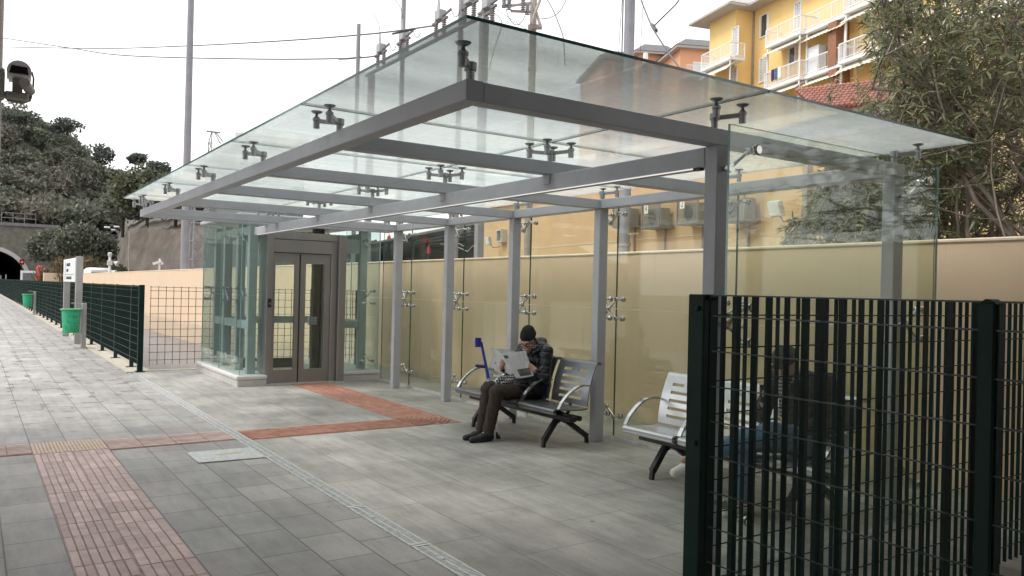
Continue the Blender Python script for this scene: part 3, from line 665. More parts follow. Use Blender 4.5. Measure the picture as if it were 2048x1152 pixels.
# ---------------------------------------------------------------- benches
pm('bench_steel', (.20, .21, .22), .30, .75, var=.1, vs=8)
pm('bench_sky_lit', (.52, .53, .54), .28, .75, var=.06, vs=8)  # paler copy of the bench steel, sky reflection put into the colour
def make_bench(pitch, n, seatmat, backmat):
    """local frame: y along the bench from 0, front of the seats at x=0, backs towards +x"""
    r = thing('bench', 'bench', 'bench', (0, 0, 0), 'steel waiting benches')
    Lb = pitch*n
    b = MB(); b.bev(.20, .30, .02, Lb-.02, .285, .345, .008); b.tube([(.40, .1, .30), (.40, Lb-.1, .30)], .028, 10); b.build('beam', 'black_metal', r, local=True)
    for yl in (.30, Lb-.32):
        for xf in (.085, .66):
            l = MB(); d = -1 if xf < .3 else 1
            pts = [(.30, yl, .30), (.30+d*.06, yl, .265), (xf-d*.01, yl, .075), (xf, yl, 0)]
            for a, c, w0, w1 in zip(pts[:-1], pts[1:], (.07, .065, .035), (.065, .038, .03)):
                a = np.array(a); c = np.array(c)
                l.bar(a, c+(c-a)*.03, .045 if w0 > .05 else .036, (w0+w1)/2, up=(1, 0, .2))
            l.build('leg', 'black_metal', r, local=True)
        l = MB(); l.lathe([(.05, -.045), (.055, -.02), (.055, .02), (.05, .045)], (.29, yl, .31), 12, (0, 1, 0)); l.build('hub', 'black_metal', r, local=True)
    for k in range(n):
        y0, y1 = k*pitch+.03, (k+1)*pitch-.03
        # seat pan: rolled front edge, gentle dip, ribs
        prof = [(.035, .375), (.0, .392), (-.004, .412), (.012, .428), (.05, .432), (.2, .415), (.36, .408), (.44, .415)]
        s = MB(); nn = len(prof); th = .014
        for (a, c) in ((y0, y1),):
            vs = [(x, a, z) for x, z in prof]+[(x, c, z) for x, z in prof]
            vs += [(x+.003, a, z-th) for x, z in prof]+[(x+.003, c, z-th) for x, z in prof]
            fs = [(i, i+1, nn+i+1, nn+i) for i in range(nn-1)]+[(2*nn+i, 3*nn+i, 3*nn+i+1, 2*nn+i+1) for i in range(nn-1)]
            fs += [(i, 2*nn+i, 2*nn+i+1, i+1) for i in range(nn-1)]+[(nn+i, nn+i+1, 3*nn+i+1, 3*nn+i) for i in range(nn-1)]
            fs += [(0, nn, 3*nn, 2*nn), (nn-1, 3*nn-1, 4*nn-1, 2*nn-1)]
            s.add(vs, fs)
        s.bev(.0, .04, y0, y1, .372, .395, .006)
        for q in range(5): s.box(.09+q*.055, .10+q*.055, y0+.04, y1-.04, .4165-q*.002, .425-q*.003)
        s.build('seat', seatmat, r, local=True)
        # backrest with five slots (the top one split in two) and a rolled head
        bk = MB()
        def P(u, v): # u across 0..1, v height 0..1
            x = .43+.02*v+.10*v*v; z = .43+.44*v
            return (x, y0+(y1-y0)*u, z)
        rows = [0, .13, .19, .29, .35, .45, .51, .61, .67, .77, .83, .97]
        def slab(u0, u1, v0, v1):
            a, b_, c, d = P(u0, v0), P(u1, v0), P(u1, v1), P(u0, v1); bk.prism([a, b_, c, d], (.012, 0, -.002))
        for i in range(0, len(rows)-1):
            slot = i % 2 == 1
            if not slot: slab(0, 1, rows[i], rows[i+1])
            else:
                slab(0, .17, rows[i], rows[i+1]); slab(.83, 1, rows[i], rows[i+1])
                if i == 9: slab(.42, .60, rows[i], rows[i+1])
        pt = P(0, .97); 
        pr = [(pt[0], pt[2]), (pt[0]+.015, pt[2]+.022), (pt[0]+.05, pt[2]+.026), (pt[0]+.075, pt[2]+.006), (pt[0]+.07, pt[2]-.01), (pt[0]+.05, pt[2]+.01), (pt[0]+.02, pt[2]+.006), (pt[0]+.012, pt[2]-.004)]
        bk.prism([(x, y0, z) for x, z in pr], (0, y1-y0, 0))
        bk.build('backrest', backmat, r, local=True)
        c = MB(); c.tube([(.40, (y0+y1)/2, .30), (.45, (y0+y1)/2, .37), (.455, (y0+y1)/2, .45)], .018, 6); c.build('back_bracket', 'black_metal', r, local=True)
    for k in range(n+1):
        y = min(max(k*pitch, .012), Lb-.012)
        pts = [(.05+.40*t, y, .43+.225*sin(pi*min(t*.62+.0, 1))**.75) for t in np.linspace(0.0, 1, 12)]
        a = MB()
        for p, q in zip(pts[:-1], pts[1:]):
            p = np.array(p); q = np.array(q); a.bar(p, q+(q-p)*.05, .04, .016, up=(-.3, 0, 1))
        a.build('armrest', 'chrome', r, local=True)
    return r
b1 = make_bench(.665, 3, 'bench_steel', 'bench_steel'); b1.location = (4.80, 6.28, 0); b1['label'] = 'dark grey steel three seat bench in mid shelter, the reading person on its middle seat'
b2 = make_bench(.665, 3, 'bench_sky_lit', 'bench_sky_lit'); b2.location = (4.80, 3.33, 0); b2['label'] = 'steel three seat bench coloured bright for its sky reflection, partly hidden behind the near fence'

# ---------------------------------------------------------------- crutch leaning on the bench
cr = thing('crutch', 'blue forearm crutch with a metal leg and black rubber tip, standing by the reading person', 'crutch', (4.74, 7.19, 0))
T0 = np.array((4.735, 7.19, .0)); T1 = np.array((4.745, 7.475, .72)); T2 = np.array((4.70, 7.53, 1.02))
m = MB(); m.tube([T0+(0, 0, .03), T0+(T1-T0)*.95], .011, 10); m.tube([T0+(T1-T0)*.42, T0+(T1-T0)*.95], .014, 10); m.build('shaft', 'chrome', cr)
m = MB(); m.lathe([(.026, 0), (.024, .02), (.018, .06), (.015, .075)], T0, 12, (T1-T0)); m.tube([T0+(T1-T0)*.40, T0+(T1-T0)*.43], .018, 10); m.build('tip', 'black_rubber', cr)
m = MB(); m.tube([T0+(T1-T0)*.86, T1, T1+(T2-T1)*.3, T2], [.02, .019, .017, .016], 10)
fr = np.array((-.55, .35, 0)); fr /= np.linalg.norm(fr)
for t in np.linspace(-1.9, 1.9, 13): pass
cuff = []
for zz, rr in ((-.055, .040), (.0, .047), (.045, .046)):
    cuff.append([T2+fr*.045+rr*(cos(t)*(-fr)+sin(t)*np.array((fr[1], -fr[0], 0)))+np.array((0, 0, zz)) for t in np.linspace(-2.1, 2.1, 15)])
for i in range(2):
    for k in range(14): m.prism([cuff[i][k], cuff[i][k+1], cuff[i+1][k+1], cuff[i+1][k]], tuple(-.004*((cuff[i][k]-T2-fr*.045)*np.array((1, 1, 0)))/.045))
m.build('cuff', 'blue_plastic', cr, smooth=True)
m = MB(); m.tube([T1+(0, 0, .03), T1+fr*.03+(0, 0, .032), T1+fr*.115+(0, 0, .038), T1+fr*.125+(0, 0, .038)], [.016, .018, .019, .015], 10); m.build('grip', 'navy_grip', cr, smooth=True)
# ---------------------------------------------------------------- people
def skinm(name, c):
    m, nt, out = nodes(name); b = N(nt, 'ShaderNodeBsdfPrincipled', i_Roughness=.5)
    n = N(nt, 'ShaderNodeTexNoise', i_Scale=30., i_Detail=3.); L(nt, coords(nt), n.inputs['Vector'])
    L(nt, ramp(nt, n.outputs['Fac'], [(.3, tuple(x*.86 for x in c)), (.7, c)]), b.inputs['Base Color'])
    b.inputs['Subsurface Weight'].default_value = .12; b.inputs['Subsurface Scale'].default_value = .01
    L(nt, b.outputs[0], out.inputs[0]); return m
skinm('skin', (.50, .29, .21))
pm('puffer', (.0065, .0075, .013), .30, var=.35, vs=22, bump=.35, bs=45)
pm('dark_coat', (.010, .011, .014), .6, var=.3, vs=20, bump=.3, bs=60)
pm('brown_cord', (.036, .0235, .0185), .85, var=.2, vs=14, bump=.2, bs=120)
pm('denim', (.085, .155, .26), .8, var=.32, vs=9, bump=.3, bs=150)
pm('black_knit', (.007, .007, .009), .95, var=.3, vs=40, bump=.6, bs=160)
pm('grey_wool', (.05, .048, .046), .95, var=.3, vs=30, bump=.4, bs=120)
pm('black_shoe', (.010, .010, .012), .5, var=.3, vs=20)
pm('white_canvas', (.62, .61, .58), .7, var=.08, vs=20)
pm('dark_hair', (.03, .02, .015), .6, var=.3, vs=60)
pm('frame_black', (.015, .014, .014), .25)
def plaid(name, a, b_, c):
    m, nt, out = nodes(name); b = N(nt, 'ShaderNodeBsdfPrincipled', i_Roughness=.9); v = coords(nt, (1, 1, 1))
    col = None
    for axd, sc in (('X', 13.), ('Z', 12.)):
        w = N(nt, 'ShaderNodeTexWave', bands_direction=axd, i_Scale=sc*1.0, i_Distortion=1.2); L(nt, v, w.inputs['Vector'])
        r = ramp(nt, w.outputs['Fac'], [(.42, a), (.5, b_)] if col is None else [(.42, (.25,)*3), (.5, (1,)*3)])
        col = r if col is None else mixc(nt, 1., col, r, 'MULTIPLY')
    L(nt, col, b.inputs['Base Color']); L(nt, b.outputs[0], out.inputs[0])
plaid('plaid_scarf', (.03, .03, .033), (.50, .48, .45), 0)
plaid('plaid_collar', (.05, .045, .05), (.34, .32, .33), 0)
def newsprint():
    m, nt, out = nodes('newsprint'); b = N(nt, 'ShaderNodeBsdfPrincipled', i_Roughness=.8)
    v = coords(nt, (1, 1, 1))
    w = N(nt, 'ShaderNodeTexBrick', i_Scale=1., i_Brick_Width=.05, i_Row_Height=.0065, i_Mortar_Size=.0022, i_Mortar_Smooth=.4)
    w.inputs['Color1'].default_value = (.46, .46, .47, 1); w.inputs['Color2'].default_value = (.58, .58, .59, 1); w.inputs['Mortar'].default_value = (.78, .78, .79, 1)
    L(nt, v, w.inputs['Vector'])
    n = N(nt, 'ShaderNodeTexNoise', i_Scale=7.); L(nt, v, n.inputs['Vector'])
    L(nt, mixc(nt, ramp(nt, n.outputs['Fac'], [(.50, (0,)*3), (.53, (1,)*3)]), w.outputs['Color'], (.76, .76, .77)), b.inputs['Base Color'])
    L(nt, b.outputs[0], out.inputs[0])
newsprint()
pm('news_photo', (.06, .06, .055), .8, var=.8, vs=26, c2=(.26, .25, .22))
V3 = lambda *a: np.array(a, float)
def unit(v): v = np.array(v, float); return v/np.linalg.norm(v)
def frame(f, up=(0, 0, 1)):
    """columns: right, forward, up"""
    f = unit(f); r = unit(np.cross(f, up)); u = np.cross(r, f); return np.stack([r, f, u], 1)
def head_prims(c, f, up=(0, 0, 1)):
    B_ = frame(f, up); P = lambda x, y, z: c+B_@V3(x, y, z); Rm = B_
    out = [('e', P(0, -.012, .035), (.074, .092, .088), Rm, .02), ('e', P(0, .018, -.045), (.056, .066, .070), Rm, .03),
           ('c', P(0, .055, -.098), P(0, .062, -.092), .026, .022, .02),                                    # chin
           ('c', P(0, .085, .018), P(0, .104, -.022), .010, .0155, .010),                                    # nose
           ('c', P(-.032, .078, .030), P(.032, .078, .030), .012, .012, .012),                               # brow
           ('c', P(-.020, .080, -.052), P(.020, .080, -.052), .010, .010, .008), ('c', P(-.016, .079, -.064), P(.016, .079, -.064), .010, .010, .008)]
    for s in (-1, 1):
        out += [('e', P(s*.040, .062, -.020), (.020, .018, .018), None, .02), ('e', P(s*.075, -.01, -.008), (.010, .019, .032), Rm, .008)]
    return out, P
def hand_prims(w, k, side, curl):
    """w wrist, k knuckle centre, side: unit vector along the knuckles towards the index finger, curl: way the fingertips bend"""
    w = V3(*w); k = V3(*k); side = unit(side); curl = unit(curl); d = unit(k-w); out = [('c', w, w+(k-w)*.4, .024, .026, .01)]
    for q, (ln, r) in zip((.030, .010, -.010, -.029), ((.036, .0092), (.041, .0095), (.038, .0092), (.030, .0082))):
        a = k+side*q; b = a+d*ln*.75+curl*ln*.55; c = b+d*ln*.1+curl*ln*.75
        out += [('c', w+side*q*.6, a, .016, .0115, .010), ('c', a, b, r*1.08, r, .004), ('c', b, c, r, r*.86, .004)]
    t0 = w+(k-w)*.25+side*.026; t1 = t0+d*.030+side*.020; t2 = t1+d*.026+curl*.004-side*.004
    out += [('c', t0, t1, .014, .011, .008), ('c', t1, t2, .011, .009, .004)]
    return out
def quilt(per, amp, ph=0.):
    def f(P):
        q = np.abs(((P[..., 2]+.18*P[..., 0]+ph)/per) % 1-.5)*2
        return amp*np.exp(-((1-q)/.22)**2)+.0025*np.sin(P[..., 0]*70+3*np.sin(P[..., 2]*31))*np.sin(P[..., 1]*61+P[..., 2]*45)
    return f
def wrinkle(amp):
    return lambda P: amp*(.6*np.sin(P[..., 2]*47+7*np.sin(P[..., 0]*13+P[..., 2]*9)+P[..., 1]*30)*np.sin(P[..., 0]*23+P[..., 1]*37+2+3*np.sin(P[..., 2]*17))+.4*np.sin(P[..., 2]*19+P[..., 0]*61+4*np.sin(P[..., 1]*27)))

# --- the person reading
p1 = thing('person', 'person in black beanie, glasses and black puffer jacket sitting reading a newspaper', 'person', (5.0, 7.2, 0))
pel, chest, nb = V3(5.21, 7.24, .53), V3(5.24, 7.22, .80), V3(5.17, 7.20, .985)
hc, hf = V3(5.085, 7.165, 1.045), (-.80, -.42, -.42)
hp, HP = head_prims(hc, hf)
shL, shR, elL, elR = V3(5.23, 7.03, .945), V3(5.19, 7.40, .945), V3(5.17, 6.97, .655), V3(5.09, 7.47, .66)
wrL, wrR = V3(5.085, 7.005, .738), V3(4.885, 7.38, .742)
knL, knR, anL, anR = V3(4.665, 7.135, .515), V3(4.675, 7.315, .525), V3(4.565, 7.13, .09), V3(4.575, 7.275, .09)
hL = hand_prims(wrL, (5.035, 7.035, .768), (-.25, .2, .9), (-.3, .95, .1)); hR = hand_prims(wrR, (4.855, 7.345, .785), (-.2, -.2, .95), (.3, -.9, .1))
body = hp+hL+hR+[('c', nb, hc+V3(.02, .01, -.05), .055, .05, .03), ('c', pel, chest, .12, .13, .05), ('c', chest, nb, .12, .06, .05),
  ('c', shL, elL, .045, .038), ('c', elL, wrL, .036, .024), ('c', shR, elR, .045, .038), ('c', elR, wrR, .036, .024),
  ('c', pel+V3(0, -.08, 0), knL, .075, .05), ('c', knL, anL, .05, .035), ('c', pel+V3(0, .08, 0), knR, .075, .05), ('c', knR, anR, .05, .035),
  ('c', anL, anL+V3(-.14, 0, -.05), .032, .025), ('c', anR, anR+V3(-.14, 0, -.05), .032, .025)]
V, Fq = sdf_mesh(body, .0055, .018); o = npmesh('body', V, Fq, 'skin', p1, smooth=True)
jk = [('c', pel+V3(.01, 0, -.02), chest, .185, .19, .06), ('e', pel+V3(-.02, 0, .02), (.20, .22, .14), None, .06), ('c', chest, nb+V3(.02, 0, -.06), .17, .10, .06), ('c', shL+V3(.01, .03, -.02), shR+V3(.01, -.03, -.02), .088, .088, .05),
  ('c', shL, elL, .078, .066, .025), ('c', elL, wrL+(elL-wrL)*.12, .066, .042, .03), ('c', shR, elR, .078, .066, .025), ('c', elR, wrR+(elR-wrR)*.12, .066, .042, .03),
  ('c', pel+V3(-.02, -.09, -.0), pel+V3(-.28, -.10, .03), .11, .088, .05), ('c', pel+V3(-.02, .09, -.0), pel+V3(-.26, .09, .03), .11, .088, .05)]
V, Fq = sdf_mesh(jk, .0075, .03, quilt(.078, .0065)); npmesh('jacket', V, Fq, 'puffer', p1, smooth=True)
hd = [('c', nb+V3(.03, -.13, .00), nb+V3(.10, -.03, .045), .042, .058, .03), ('c', nb+V3(.10, -.03, .045), nb+V3(.09, .09, .035), .058, .052, .03), ('c', nb+V3(.09, .09, .035), nb+V3(.0, .13, -.01), .052, .042, .03), ('c', nb+V3(.03, -.13, 0), nb+V3(-.05, -.10, -.06), .042, .035, .03), ('c', nb+V3(.03, .12, 0), nb+V3(-.05, .09, -.06), .042, .035, .03)]
V, Fq = sdf_mesh(hd, .0065, .03, quilt(.05, .006, .01)); npmesh('hood', V, Fq, 'puffer', p1, smooth=True)
tr = [('c', pel+V3(0, -.09, -.01), knL, .105, .078, .03), ('c', knL, anL+V3(.0, 0, -.0), .074, .060, .02), ('c', pel+V3(0, .09, -.01), knR, .105, .080, .03), ('c', knR, anR+V3(.0, 0, -.0), .078, .064, .02), ('cut', (0, 0, .035), (0, 0, -1))]
V, Fq = sdf_mesh(tr, .0065, .02, wrinkle(.0055)); npmesh('trousers', V, Fq, 'brown_cord', p1, smooth=True)
for an in (anL, anR):
    sh_ = [('c', an+V3(.025, 0, -.045), an+V3(-.10, 0, -.058), .044, .040, .02), ('c', an+V3(-.10, 0, -.058), an+V3(-.205, -.006, -.062), .041, .032, .02), ('c', an+V3(.01, 0, -.02), an+V3(.005, 0, .02), .046, .048, .02), ('c', an+V3(.0, 0, -.02), an+V3(-.085, 0, -.048), .048, .044, .02), ('cut', (0, 0, .006), (0, 0, -1))]
    V, Fq = sdf_mesh(sh_, .005, .02); so = npmesh('shoe', V, Fq, 'black_shoe', p1, smooth=True)
bn = [('e', HP(0, -.018, .058), (.088, .104, .094), frame(hf), .02), ('e', HP(0, -.035, .115), (.064, .074, .060), frame(hf), .03), ('cut', HP(0, .06, .034), -(frame(hf)@V3(0, .30, -1)))]
bn[-1] = ('cut', HP(0, .06, .036), frame(hf)@V3(0, -.18, -1))
V, Fq = sdf_mesh(bn, .005, .02, lambda P: .002*np.sin((P[..., 1]*frame(hf)[1, 0]+P[..., 0]*frame(hf)[0, 0])*260)); npmesh('beanie', V, Fq, 'black_knit', p1, smooth=True)
m = MB()
for s in (-1, 1): m.tube([HP(s*.072, -.01, .04), HP(s*.076, -.02, -.02), HP(s*.07, -.03, -.075), HP(s*.062, -.035, -.12)], [.018, .022, .022, .012], 8)
m.build('hair', 'dark_hair', p1, smooth=True)
g = MB()
for s in (-1, 1):
    ring = [HP(s*.034+.026*cos(t), .104, .006+.019*sin(t)) for t in np.linspace(0, 2*pi, 17)]
    g.tube(ring, .0034, 6, cap=False); g.tube([HP(s*.060, .102, .012), HP(s*.078, .06, .014), HP(s*.080, -.01, .004)], .0032, 6)
g.tube([HP(-.009, .106, .010), HP(.009, .106, .010)], .003, 6); gl_ = g.build('glasses', 'frame_black', p1)
g = MB()
for s in (-1, 1): g.lathe([(.001, -.003), (.006, 0), (.001, .003)], HP(s*.033, .083, .006), 8, frame(hf)@V3(0, 1, 0))
g.build('eyes', 'frame_black', p1)
sc = [('c', nb+V3(-.06, -.075, -.005), nb+V3(-.11, .01, -.045), .026, .030, .02), ('c', nb+V3(-.06, .08, -.0), nb+V3(-.11, .01, -.045), .026, .030, .02), ('c', nb+V3(-.06, -.075, -.005), nb+V3(.02, -.09, .02), .026, .024, .02),
      ('c', nb+V3(-.11, .01, -.045), nb+V3(-.17, -.02, -.17), .032, .030, .02), ('c', nb+V3(-.17, -.02, -.17), nb+V3(-.215, -.01, -.30), .03, .028, .02),
      ('c', nb+V3(-.215, -.01, -.30), V3(4.90, 7.20, .645), .03, .032, .02), ('c', V3(4.90, 7.20, .645), V3(4.78, 7.22, .635), .034, .036, .02), ('c', V3(4.78, 7.22, .635), V3(4.71, 7.225, .585), .038, .03, .02), ('c', V3(4.86, 7.16, .62), V3(4.74, 7.14, .60), .03, .022, .02)]
V, Fq = sdf_mesh(sc, .006, .02, wrinkle(.004)); npmesh('scarf', V, Fq, 'plaid_scarf', p1, smooth=True)

# newspaper: two spread pages meeting at the fold, slightly bowed
nw = thing('newspaper', 'open grey newspaper held up in both hands of the seated reader', 'newspaper', (4.9, 7.2, .64))
A_, B_ = V3(4.775, 7.235, .915), V3(4.935, 7.17, .645)
def sheet(a, b, c, d, bow, n=8, off=0.):
    """a,b along the fold (top, foot); d,c the outer edge (top, foot)"""
    nrm = unit(np.cross(b-a, d-a)); vs = []; fs = []
    for i in range(n+1):
        u = i/n
        for v in (0, 1):
            p = (a*(1-u)+d*u)*(1-v)+(b*(1-u)+c*u)*v; vs.append(p+nrm*(bow*sin(pi*u)+off))
    for i in range(n): fs.append((2*i, 2*i+1, 2*i+3, 2*i+2))
    return vs, fs
near_d, near_c = V3(4.975, 7.06, .955), V3(5.075, 7.03, .685)
far_d, far_c = V3(4.79, 7.47, .955), V3(4.90, 7.46, .70)
for nm, (d, c) in (('page', (near_d, near_c)), ('page', (far_d, far_c))):
    m = MB()
    for q in (0, .004, .008):
        vs, fs = sheet(A_, B_, c+(c-B_)*(-q*3), d+(d-A_)*(-q*3), .012, off=q); m.add(vs, fs)
        vs, fs = sheet(A_, B_, c+(c-B_)*(-q*3), d+(d-A_)*(-q*3), .012, off=q+.0008); m.add(vs, [f[::-1] for f in fs])
    pg = m.build(nm, 'newsprint', nw, smooth=True)
    if c is near_c:
        nr = unit(np.cross(B_-A_, near_d-A_)); s = -1 if np.dot(nr, V3(-.6, -.8, 0)) < 0 else 1
        Q = lambda u, v, e=.004: (A_*(1-u)+d*u)*(1-v)+(B_*(1-u)+c*u)*v+nr*(.012*sin(pi*u)+(e if s > 0 else -e+.000))
        m = MB()
        for k in range(6):
            u0, u1 = .30+.10*k, .40+.10*k
            if u1 > .9: break
            off_ = .0125 if s > 0 else .003
            m.quad(*[Q(u, v, off_) for u, v in ((u0, .66), (u0, .94), (u1, .94), (u1, .66))])
        m.build('picture', 'news_photo', pg); m = MB()
        m.quad(*[Q(u, v, .0125 if s > 0 else .003) for u, v in ((.05, .08), (.05, .20), (.22, .20), (.22, .08))])
        m.build('picture', 'news_photo', pg)

# --- the person behind the near fence
p2 = thing('person', 'person in grey cap, dark jacket and blue jeans with legs crossed behind the green fence', 'person', (4.95, 3.7, 0))
pel, chest, nb = V3(5.22, 3.72, .53), V3(5.20, 3.71, .84), V3(5.07, 3.72, 1.02)
hc, hf = V3(4.955, 3.72, 1.105), (-.80, -.20, -.55)
hp, HP = head_prims(hc, hf)
shL, shR, elL, elR = V3(5.16, 3.52, .985), V3(5.12, 3.92, .985), V3(5.16, 3.47, .69), V3(5.02, 3.98, .70)
wrL, wrR = V3(4.96, 3.62, .655), V3(4.90, 3.86, .80)
hp += hand_prims(wrL, (4.905, 3.66, .645), (-.1, .95, .1), (-.2, .1, -.9)); hp += hand_prims(wrR, (4.86, 3.84, .85), (-.3, -.3, .8), (-.4, -.7, .3))
knL, knR, anL, anR = V3(4.72, 3.66, .625), V3(4.73, 3.88, .545), V3(4.44, 4.05, .435), V3(4.745, 3.90, .10)
body = hp+[('c', nb, hc+V3(.03, 0, -.05), .055, .05, .03), ('c', pel, chest, .12, .13, .05), ('c', chest, nb, .12, .06, .05),
  ('c', shL, elL, .045, .038), ('c', elL, wrL, .036, .024), ('c', shR, elR, .045, .038), ('c', elR, wrR, .036, .024),
  ('c', pel+V3(0, -.08, 0), knL, .08, .055), ('c', knL, anL, .052, .034), ('c', pel+V3(0, .08, 0), knR, .08, .055), ('c', knR, anR, .052, .034), ('c', anR, anR+V3(-.13, .01, -.05), .032, .025), ('c', anL, anL+V3(-.12, .05, -.04), .032, .025)]
V, Fq = sdf_mesh(body, .0065, .018); npmesh('body', V, Fq, 'skin', p2, smooth=True)
jk = [('c', pel+V3(.01, 0, 0), chest, .18, .185, .06), ('c', chest, nb+V3(.02, 0, -.05), .165, .10, .06), ('c', shL+V3(.01, .03, -.02), shR+V3(.01, -.03, -.02), .085, .085, .05),
  ('c', shL, elL, .074, .062, .025), ('c', elL, wrL+(elL-wrL)*.12, .062, .042, .03), ('c', shR, elR, .074, .062, .025), ('c', elR, wrR+(elR-wrR)*.12, .062, .042, .03)]
V, Fq = sdf_mesh(jk, .0085, .03, wrinkle(.006)); npmesh('jacket', V, Fq, 'dark_coat', p2, smooth=True)
tr = [('c', pel+V3(0, -.08, -.01), knL, .112, .086, .03), ('c', knL, anL+(knL-anL)*.08, .080, .062, .02), ('c', pel+V3(0, .09, -.01), knR, .112, .086, .03), ('c', knR, anR+V3(0, 0, .03), .082, .064, .02)]
V, Fq = sdf_mesh(tr, .007, .02, wrinkle(.005)); npmesh('jeans', V, Fq, 'denim', p2, smooth=True)
for an, d in ((anR, unit((-1, .05, -.05))), (anL, unit((-.86, .38, -.36)))):
    dn = V3(0, 0, -1) if an is anR else unit((-.3, .1, -.95)); 
    sh_ = [('c', an+dn*.05-d*.03, an+dn*.062+d*.09, .042, .040, .02), ('c', an+dn*.062+d*.09, an+dn*.066+d*.19, .041, .034, .02), ('c', an+dn*.02, an-dn*.02, .044, .046, .02)]
    V, Fq = sdf_mesh(sh_, .0055, .02); so = npmesh('shoe', V, Fq, 'white_canvas', p2, smooth=True)
    m = MB(); sd = unit(np.cross(d, dn))
    for q in (.03, .055, .08, .105): m.tube([an+d*q+dn*.024-sd*.028-dn*.0, an+d*q+dn*.018-dn*.006, an+d*q+dn*.024+sd*.028], .0035, 5)
    m.build('laces', 'white_paper', so)
cp = [('e', HP(0, -.012, .062), (.092, .108, .070), frame(hf), .02), ('c', HP(-.045, .10, .050), HP(.045, .10, .050), .014, .014, .02), ('cut', HP(0, .06, .040), frame(hf)@V3(0, -.12, -1))]
V, Fq = sdf_mesh(cp, .0055, .02); npmesh('cap', V, Fq, 'grey_wool', p2, smooth=True)
m = MB()
for s in (-1, 1): m.lathe([(.001, -.003), (.006, 0), (.001, .003)], HP(s*.033, .083, .006), 8, frame(hf)@V3(0, 1, 0))
m.build('eyes', 'frame_black', p2)
sc = [('c', nb+V3(-.06, -.08, .0), nb+V3(-.12, .01, -.04), .03, .034, .02), ('c', nb+V3(-.06, .08, .0), nb+V3(-.12, .01, -.04), .03, .034, .02), ('c', nb+V3(-.06, -.08, 0), nb+V3(.03, -.09, .02), .03, .026, .02), ('c', nb+V3(-.12, .01, -.04), nb+V3(-.13, .0, -.28), .036, .03, .02)]
V, Fq = sdf_mesh(sc, .007, .02, wrinkle(.004)); npmesh('scarf', V, Fq, 'plaid_collar', p2, smooth=True)
ph = thing('phone', 'black mobile phone in the hand of the person behind the fence', 'phone', (4.84, 3.82, .83))
m = MB(); m.bev(-.036, .036, -.0045, .0045, -.01, .135, .004); Bm = frame(unit((-.55, -.55, .45)), (0, 0, 1)); m.xf(lambda p: Bm@np.array(p)+V3(4.83, 3.795, .83)); m.build('case', 'frame_black', ph)
# ---------------------------------------------------------------- beyond the wall
pm('render_peach', (.62, .42, .23), .85, var=.07, vs=.8, bump=.1, bs=30)
pm('apart_yellow', (.86, .60, .25), .8, var=.05, vs=.5)
pm('apart_orange', (.68, .34, .20), .8, var=.05, vs=.4)
pm('white_paint', (.78, .78, .77), .5, var=.05, vs=3)
pm('white_rail', (.80, .80, .80), .45, var=.04)
pm('roof_grey', (.17, .16, .165), .8, var=.12, vs=2)
pm('soffit_grey', (.46, .43, .40), .8, var=.08)
pm('shutter_white', (.72, .72, .71), .6, var=.05)
pm('window_dark', (.05, .05, .055), .12, 0, var=.2, spec=.8)
pm('lattice_brown', (.30, .14, .08), .8, var=.2)
pm('awning_cloth', (.70, .64, .54), .85, var=.06)
pm('tile_red', (.30, .125, .095), .8, var=.3, vs=3)
pm('pole_concrete', (.27, .265, .29), .7, var=.1, vs=3)
pm('pole_rusty', (.36, .31, .27), .7, var=.3, vs=2.5)
pm('ins_grey', (.34, .34, .36), .4, var=.1)
pm('ins_brown', (.26, .24, .23), .3, var=.2)
pm('cable', (.10, .10, .10), .6, var=.1)
pm('niche_dark', (.045, .05, .052), .7, var=.45, vs=3.5, stretch=(.6, .6, 3))
pm('niche_grey', (.16, .17, .17), .7, var=.3, vs=3)
pm('cap_red', (.50, .04, .045), .45, var=.15)
pm('cage_mesh', (.30, .30, .29), .5, .5, var=.2)
pm('unit_grey', (.33, .325, .30), .5, var=.12)
pm('unit_white', (.55, .54, .50), .5, var=.1)
pm('stone_tunnel', (.15, .138, .12), .9, var=.3, vs=1.2, bump=.4, bs=6)
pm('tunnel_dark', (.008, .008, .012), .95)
pm('shotcrete', (.13, .11, .09), .95, var=.3, vs=.5, bump=.8, bs=3, c2=(.18, .155, .125))
pm('hill_soil', (.085, .088, .07), .95, var=.4, vs=.12)
leafm('forest_leaf', (.105, .122, .082), (.175, .158, .128), island=.22, vs=.11)  # leaf colour lightened to stand in for distance haze
leafm('pine_leaf', (.078, .092, .072), (.10, .112, .086), island=.4)
leafm('bush_leaf', (.115, .13, .092), (.15, .154, .118), island=.25, vs=.3)
leafm('olive_leaf', (.075, .088, .048), (.125, .128, .072), island=.45, vs=.25)
leafm('reed_leaf', (.16, .14, .065), (.20, .14, .075), island=.35, vs=.5)
leafm('oleander_leaf', (.13, .15, .07), (.27, .275, .15), trans=.35, island=.6, vs=1.3, rough=.38, spec=.5)
leafm('oleander_pale', (.075, .10, .03), (.14, .16, .06), island=.45, vs=1.3, rough=.4)
pm('bark', (.20, .165, .135), .9, var=.3, vs=9, stretch=(1, 1, .3), bump=.4, bs=25)
pm('bark_dark', (.05, .042, .036), .9, var=.3, vs=4)

